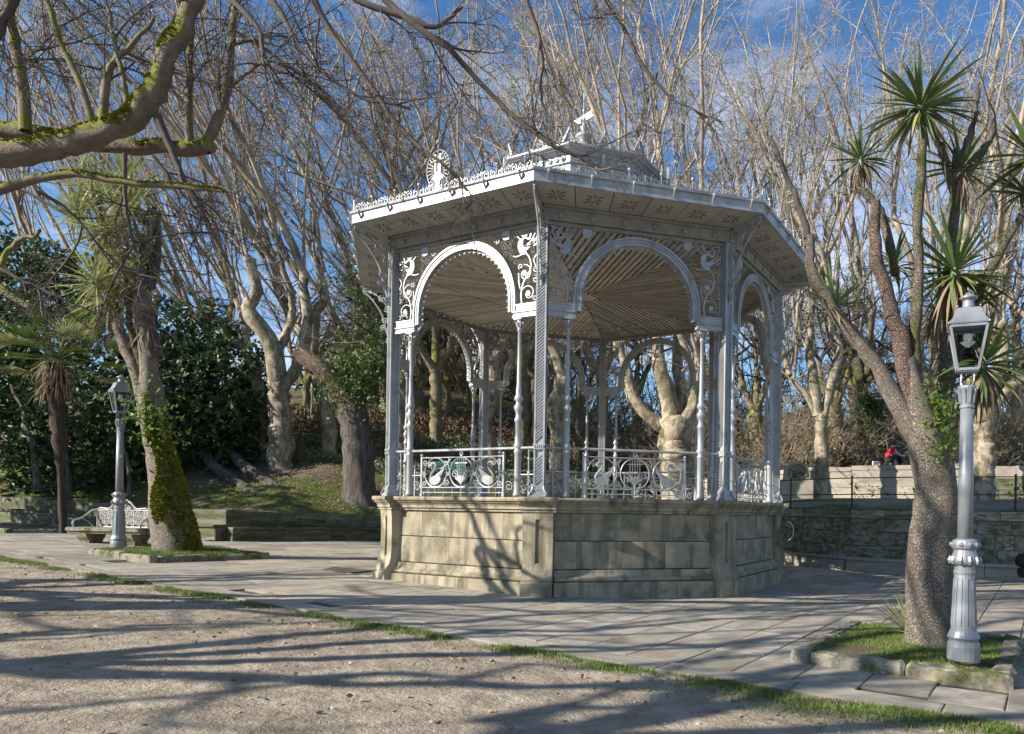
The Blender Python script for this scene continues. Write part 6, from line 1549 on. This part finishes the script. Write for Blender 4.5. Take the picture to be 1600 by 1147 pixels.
L4, _ = t.limb(np.vstack([[fk], WP([(-260, -60), (-60, -230), (200, -300), (520, -300), (800, -280)], d)]), .3, .10, 9, 26, .02)
L5, _ = t.limb(np.array([fk, (-10.4, 10.2, 5.0), (-9.9, 10.9, 5.1), (-8.9, 10.5, 4.75), (-8.2, 10.3, 4.35), (-7.5, 10.0, 4.2)]), .10, .03, 7, 22, .03)
t.limb(np.array([L5[12], (-8.7, 10.6, 5.3), (-8.0, 10.2, 5.35)]), .05, .02, 6, 12, .03); t.limb(np.array([L5[9], (-9.3, 10.7, 4.3), (-8.9, 10.6, 3.9)]), .045, .018, 6, 12, .03)
t.limb(np.array([fk, (-11.2, 10.3, 6.2), (-10.4, 10.8, 7.0), (-9.0, 10.3, 6.4)]), .09, .03, 7, 20, .03)
t.knob(L2[-1], .10); t.knob(WP([(243, 147, d)])[0], .135)
def br(pts, r0, r1, dd=d, dark=False):
    P, r = limb_arr(WP(pts, dd), r0, r1, 20, .012); tubes(P[None], r[None], 6, *((t.cV, t.cF) if dark else (t.V, t.F))); return P  # drooping branches get darker bark, backlit shade put into the colour
up = [br([(40, 205), (35, 130), (22, 60), (8, -20), (0, -120)], .075, .05, d + .3), br([(145, 195), (125, 130), (100, 80), (80, 20), (60, -60)], .05, .03), br([(160, 190), (165, 140), (175, 100), (205, 70), (240, 30)], .06, .02),
      br([(200, 170), (190, 110), (178, 60), (165, -20)], .04, .02), br([(296, 222), (295, 150), (298, 60), (296, -40)], .05, .03, d + .5), br([(322, 225), (345, 175), (358, 120), (362, 60), (368, -40)], .075, .03, d + .5),
      br([(355, 140), (385, 115), (420, 95), (450, 110)], .03, .012, d + .5), br([(360, 70), (400, 62), (440, 75)], .03, .01, d + .5), br([(10, 110), (50, 85), (85, 50)], .02, .01, d + .3)]
down = [br([(245, 180), (262, 220), (285, 275), (315, 330), (350, 400), (390, 470)], .05, .014, dark=True), br([(195, 240), (195, 300), (205, 370), (230, 440)], .028, .01, dark=True), br([(60, 300), (110, 330), (170, 400), (250, 470)], .02, .007, dark=True), br([(0, 420), (60, 450), (150, 490)], .028, .008, dark=True), br([(240, 245), (262, 275), (275, 300), (300, 360)], .03, .01, dark=True)]
over = [br([(470, -300), (474, -80), (500, 20), (560, 110), (640, 215), (700, 262), (730, 300)], .055, .010, dark=True), br([(520, -300), (560, -60), (650, 40), (700, 75), (790, 170), (860, 225), (940, 262), (975, 300)], .06, .009, dark=True),
        br([(360, -280), (390, -60), (440, 20), (480, 90), (560, 150), (640, 170)], .05, .012, dark=True), br([(700, -280), (780, -80), (830, 20), (848, 90), (845, 130), (852, 190)], .045, .010, dark=True), br([(480, -60), (560, 0), (640, 28), (684, 42), (720, 10)], .05, .02, dark=True),
        br([(240, -280), (320, -60), (400, 40), (420, 100), (520, 240), (600, 300)], .045, .010, dark=True), br([(800, -270), (900, -90), (960, 20), (1010, 110), (1060, 160), (1130, 190)], .04, .009, dark=True), br([(120, -280), (60, -100), (20, 0), (-10, 60)], .07, .05, dark=True)]
S, D, Ln, Rr = [], [], [], []
for P in over + down + up:
    for i in range(6):
        k = rng.integers(5, len(P) - 1); tg = nrm(P[k] - P[k - 1]); S.append(P[k]); D.append(tg + rng.normal(0, .55, 3)); Ln.append(rng.uniform(.5, 1.5)); Rr.append(rng.uniform(.006, .013))
t.spread(np.array(S), np.array(D), np.array(Ln), np.array(Rr), (0, 0, -.02), 8, 4, (.25, .8), (.12, .35), .12, 8, tip=.003, r2=.006, r3=.0035, s1=4)
ov = t.build('overhanging_plane', 'near tree reaching in from the top left with a thick mossy limb', 'tree', fb, 'near_moss', 'twigdark', None, 'twigdark')

for P, r, n in ((L1, .145, 17000), (L2, .09, 8000), (L3, .03, 1500)):
    k = rng.integers(0, len(P) - 1, n); f = rng.random((n, 1)); C_ = P[k] * (1 - f) + P[k + 1] * f; tg = nrm(P[k + 1] - P[k])
    an = rng.normal(0, .75, n) + .5 * np.sin(C_[:, 0] * 4); upv = nrm(np.array([0, 0, 1.0]) - tg * tg[:, 2:]); sd = np.cross(tg, upv); dirm = upv * np.cos(an)[:, None] + sd * np.sin(an)[:, None]
    kp = (np.sin(C_[:, 0] * 5 + 2 * np.sin(C_[:, 2] * 4)) + 1.3 * np.cos(an) > .0) & (tg[:, 2] < .93); rad = np.interp(k, [0, len(P)], [r * 1.12, r * .72])
    V, Fq = leaf_cloud((C_ + dirm * (rad * .93)[:, None])[kp], dirm[kp], .035, jitter=.6, aspect=.8); ob('moss', fast_mesh('moss', V - fb, Fq, 'moss', False), ov, kind='stuff')
# trees outside the frame, left and behind, whose shadows streak the square
def shade_tree(x, y, label, h=6.5, n=3, Ls=(3, 6.5), seed=0, n2=4, n3=0, lean=(.0, .0), r0=.42):
    global rng
    keep = rng; rng = np.random.default_rng(seed); t = Tree(); b = np.array([x, y, float(gz(x)) - .1]); f = b + np.array([lean[0] * .5, lean[1] * .5, h * .45])
    t.limb([b, (b + f) / 2, f], r0, r0 * .8, 10, 10, .02, .3); S, D, L, Rr = [], [], [], []
    for i in range(6):
        a = i * 1.047 + rng.uniform(-.3, .3); w = rng.uniform(2.0, 4.2); e = f + np.array([math.cos(a) * w + lean[0], math.sin(a) * w + lean[1], h * rng.uniform(.25, .6)])
        P, _ = t.limb([f, (f + e) / 2 + np.array([math.cos(a) * .5, math.sin(a) * .5, -.4]), e], .15, .06, 8, 14, .16)
        for j in range(n): S.append(P[rng.integers(4, len(P))]); D.append(np.array([math.cos(a) * .5, math.sin(a) * .5, .8]) + rng.normal(0, .45, 3)); L.append(rng.uniform(*Ls)); Rr.append(rng.uniform(.025, .06))
    t.spread(np.array(S), np.array(D), np.array(L), np.array(Rr), (0, 0, .01), n2, n3, (.9, 2.6), (.3, .9), .16, 10, r2=.036, r3=.012)
    t.build('plane_tree', label, 'tree', b, 'plane', 'twig', 'plane trees behind the viewer'); rng = keep
shade_tree(-11.0, 0.4, 'plane tree behind the viewer that shades the near dirt', seed=1, h=13, n=4, r0=.42)
shade_tree(-17.0, 7.6, 'plane tree outside the left edge that shades the bandstand base', seed=2, h=9, n=4, r0=.36)
shade_tree(-13.8, 2.9, 'plane tree left of the viewer that shades the paving', seed=4, h=10, n=4, r0=.36)

# ------------------------------------------------------------------ people and small things
def skin_obj(name, verts, edges, rad, m, parent=None, root=0):
    me = bpy.data.meshes.new(name); me.from_pydata(verts, edges, []); me.materials.append(M[m])
    o = ob(name, me, parent); md = o.modifiers.new('skin', 'SKIN'); md.use_smooth_shade = True
    if not me.skin_vertices: me.skin_vertices.new()
    for i, r in enumerate(rad):
        sv = me.skin_vertices[0].data[i]; sv.radius = (r, r) if not isinstance(r, tuple) else r; sv.use_root = (i == root)
    s = o.modifiers.new('sub', 'SUBSURF'); s.levels = s.render_levels = 2
    return o
pp = W(1391, 722, 29.4)
# seated sideways on the coping, leaning towards the right, arms out in front
pv = [(-.10, 0, .10), (-.07, 0, .30), (.02, 0, .48), (.08, 0, .56), (.13, 0, .66), (.17, 0, .74),
      (.08, -.17, .50), (.20, -.21, .30), (.40, -.16, .22), (.46, -.15, .21), (.08, .17, .50), (.22, .20, .31), (.42, .14, .24), (.48, .13, .23),
      (-.02, -.10, .10), (.34, -.13, .24), (.46, -.12, -.14), (.56, -.12, -.16), (-.02, .10, .10), (.36, .12, .22), (.50, .12, -.14), (.60, .12, -.16)]
pe = [(0, 1), (1, 2), (2, 3), (3, 4), (4, 5), (2, 6), (6, 7), (7, 8), (8, 9), (2, 10), (10, 11), (11, 12), (12, 13), (0, 14), (14, 15), (15, 16), (16, 17), (0, 18), (18, 19), (19, 20), (20, 21)]
pr_ = [.14, .13, .14, .055, .09, .085, .055, .042, .035, .03, .055, .042, .035, .03, .09, .065, .045, .04, .09, .065, .045, .04]
per = skin_obj('person', pv, pe, pr_, 'skin')
per.location = (pp[0], pp[1], pp[2] + .02)
per['label'] = 'person in a red top sitting on the pale terrace wall, leaning forward'; per['category'] = 'person'
skin_obj('red_top', [(-.10, 0, .10), (-.07, 0, .30), (.02, 0, .47), (.06, 0, .53), (.08, -.17, .50), (.13, -.19, .42), (.08, .17, .50), (.14, .19, .42)], [(0, 1), (1, 2), (2, 3), (2, 4), (4, 5), (2, 6), (6, 7)], [.155, .15, .16, .075, .075, .065, .075, .065], 'red', per)
skin_obj('trousers', [(-.10, 0, .08), (-.02, -.10, .10), (.34, -.13, .24), (.45, -.12, -.10), (-.02, .10, .10), (.36, .12, .22), (.49, .12, -.10)], [(0, 1), (1, 2), (2, 3), (0, 4), (4, 5), (5, 6)], [.155, .105, .08, .06, .105, .08, .06], 'denim', per)
ob('hair', MB().ball((.125, 0, .73), .115, 10, 7).mesh('hair', 'hair', True), per)
fa = MB().prism([(.235, .70), (.265, .675), (.24, .665)], .03); fa.ball((.235, -.04, .715), .012, 6, 4).ball((.235, .04, .715), .012, 6, 4).box(.228, .238, -.025, .025, .635, .642)
ob('face', fa.mesh('face', 'skin'), per)
fg = MB()
for s, y0_ in ((-1, -.15), (1, .13)):
    for i in range(4): fg.tube([(.45, y0_ - .03 + .02 * i, .22), (.52, y0_ - .03 + .02 * i, .215), (.55 - .005 * abs(i - 1.5), y0_ - .03 + .02 * i, .19)], .009, 5)
    fg.tube([(.45, y0_ + s * .03, .225), (.49, y0_ + s * .055, .235)], .010, 5)
ob('fingers', fg.mesh('fingers', 'skin'), per, kind='stuff')
bb = W(1406, 724, 30.3); cab = thing('black_cabinet', 'tall narrow black cabinet behind the person in red', 'cabinet', tuple(bb), R_(-18))
ob('body', MB().box(-.20, .20, -.16, .16, -.7, 1.12).mesh('body', 'panel'), cab); ob('front_panel', MB().box(-.17, .03, -.185, -.161, -.5, 1.06).box(.05, .17, -.18, -.161, -.5, 1.06).mesh('front_panel', 'black'), cab); ob('top_cap', MB().box(-.22, .22, -.18, .18, 1.122, 1.16).mesh('top_cap', 'panel'), cab)
wp_ = W(1369, 730, 30); wpo = thing('marker_post', 'short white stone marker at the foot of the ivy-clad trunk', 'post', tuple(wp_))
ob('shaft', MB().box(-.13, -.02, -.1, .1, -.5, .24).box(.02, .13, -.1, .1, -.5, .24).box(-.018, .018, -.08, .08, -.5, .2).mesh('shaft', 'white'), wpo)
# hanging banner with vertical lettering at the right edge
bp = W(1589, 735, 31.0); ban = thing('banner', 'dark banner with white and red vertical letters AXUDAR at the right edge', 'banner', (bp[0], bp[1], bp[2]))
ob('cloth', MB().box(-.36, .42, -.01, .01, .12, 1.22).mesh('cloth', 'panel'), ban)
ob('pole', MB().tube([(-.36, .03, -.6), (-.36, .03, 1.25)], .02, 6).tube([(.42, .03, -.6), (.42, .03, 1.25)], .02, 6).mesh('pole', 'iron'), ban)
for i, chx in enumerate('AXUDAR'):
    cu = bpy.data.curves.new('letter', 'FONT'); cu.body = chx; cu.size = .21; cu.align_x = 'CENTER'; cu.align_y = 'CENTER'; cu.extrude = .004
    to = bpy.data.objects.new('tmp', cu); COL.objects.link(to); me = bpy.data.meshes.new_from_object(to.evaluated_get(bpy.context.evaluated_depsgraph_get())); bpy.data.objects.remove(to)
    me.materials.clear(); me.materials.append(M['redpaint' if chx in 'XR' else 'white'])
    lo_ = ob('letter', me, ban, (.06, -.02, 1.10 - .165 * i)); lo_.rotation_euler = (R_(90), R_(90), 0)
# black bag on the stone seat, cut by the right edge
kb = W(1600, 893, 18.9); bag = thing('black_bag', 'rounded black bag hanging over the pale stone seat at the right edge', 'bag', (kb[0], kb[1], kb[2]))
ob('body', MB().lathe([(.02, .10), (.15, .12), (.21, .22), (.20, .36), (.12, .45), (.02, .47)], 12).mesh('body', 'black', True), bag)
ob('pocket', MB().lathe([(.02, -.16), (.12, -.14), (.17, -.04), (.15, .08), (.05, .12)], 12, (-.03, -.06)).mesh('pocket', 'black', True), bag); ob('tag', MB().box(.02, .10, -.25, -.235, .02, .07).mesh('tag', 'white'), bag)
# white cable loop on the wall beside the bandstand
cbp = W(1229, 830, 21.5); thing('cable_loop', 'white cable loop just right of the bandstand base', 'cable', tuple(cbp), me=MB().tube([(0 + .2 * math.sin(t) , 0, .28 * math.cos(t)) for t in np.linspace(.1, 3.0, 16)], .014, 5).mesh('cable_loop', 'white'))
# wooden stakes up the bank
for i, (px, py, d, w) in enumerate(((486, 668, 40, 'right of the pale forked plane'), (476, 660, 41, 'left of the single bare plane'), (532, 662, 42, 'between the single bare plane and the torn tree'), (689, 690, 43, 'in front of the ivy-green trunk'), (696, 688, 43.5, 'right in front of the ivy-green trunk'), (768, 690, 44, 'beside the bulging plane tree'), (777, 688, 46, 'right of the bulging plane tree'))):
    p = W(px, py, d); z = base_z(p)
    thing('wooden_stake', 'thin upright wooden stake ' + w, 'stake', (p[0], p[1], z), 0, 'stakes on the bank', MB().tube([(0, 0, -.1), (.02, 0, 1.5), (.02, .01, 2.1)], [.05, .045, .02], 6).mesh('wooden_stake', 'plane'))
# roots lying on the earth slope
for i, w in enumerate(('uppermost', 'second', 'third', 'lowest')):
    p = W(470 - 22 * i, 742 + 11 * i, 29.4 - .9 * i); q = W(540 - 22 * i, 757 + 13 * i, 28.8 - .9 * i); P = bez([p, (p + q) / 2 + np.array([0, .15 * (-1) ** i, 0]), q], 12)
    P[:, 2] = terrain(P[:, 0], P[:, 1]) + .015; P0_ = P[0].copy()
    thing('tree_root', w + ' of the thin roots crossing the bare earth left of the torn tree', 'root', tuple(P0_), 0, 'roots on the slope', MB().tube(P - P0_, np.linspace(.045, .02, len(P)), 5).mesh('tree_root', 'cordlimb'))
# grey masonry building on the hill
d = 74
a_, b_, c_, e_ = W(655, 680, d + 4), W(692, 680, d), W(800, 684, d + 3), W(690, 520, d)
zb_, zt_ = a_[2] - 3, e_[2]
ch = thing('stone_building', 'grey granite building on the hill seen through the front-left arch', 'building', (b_[0], b_[1], zb_))
def face_wall(p, q, m, nm):
    return MB().raw([(p[0] - b_[0], p[1] - b_[1], 0), (q[0] - b_[0], q[1] - b_[1], 0), (q[0] - b_[0], q[1] - b_[1], zt_ - zb_), (p[0] - b_[0], p[1] - b_[1], zt_ - zb_),
                     (p[0] - b_[0], p[1] - b_[1] + 6, 0), (q[0] - b_[0], q[1] - b_[1] + 6, 0), (q[0] - b_[0], q[1] - b_[1] + 6, zt_ - zb_), (p[0] - b_[0], p[1] - b_[1] + 6, zt_ - zb_)],
                    [(0, 1, 2, 3), (4, 7, 6, 5), (0, 4, 5, 1), (1, 5, 6, 2), (2, 6, 7, 3), (3, 7, 4, 0)]).mesh(nm, m)
ob('wall', face_wall(b_, c_, 'church', 'wall'), ch); ob('wall', face_wall(a_, b_ + np.array([-.02, 0, 0]), 'wallpale', 'wall'), ch, label='side wall coloured pale as its sunlit face')  # sunlit face given a paler colour than the shaded granite face
ob('window', MB().box(1.5, 2.0, .35, .8, 8.2, 9.6).mesh('window', 'joint'), ch, (0, -.4, 0))
h_ = zt_ - zb_; ob('roof', MB().extrude_x([(-.4, h_), (3, h_ + 2.2), (9.5, h_)], -2.6, 7.6).mesh('roof', 'rooftile'), ch)
hb_ = W(590, 672, 80); hs_ = thing('house', 'small white house with red tiled roof far behind the bank', 'house', (hb_[0], hb_[1], hb_[2] - 1))
ob('wall', MB().box(-2.4, 2.4, 0, 4, 0, 2.6).mesh('wall', 'white'), hs_); ob('roof', MB().extrude_x([(-.3, 2.6), (2, 3.7), (4.3, 2.6)], -2.7, 2.7).mesh('roof', 'rooftile'), hs_); ob('window', MB().box(-.5, .4, -.03, .02, .9, 1.9).mesh('window', 'joint'), hs_)
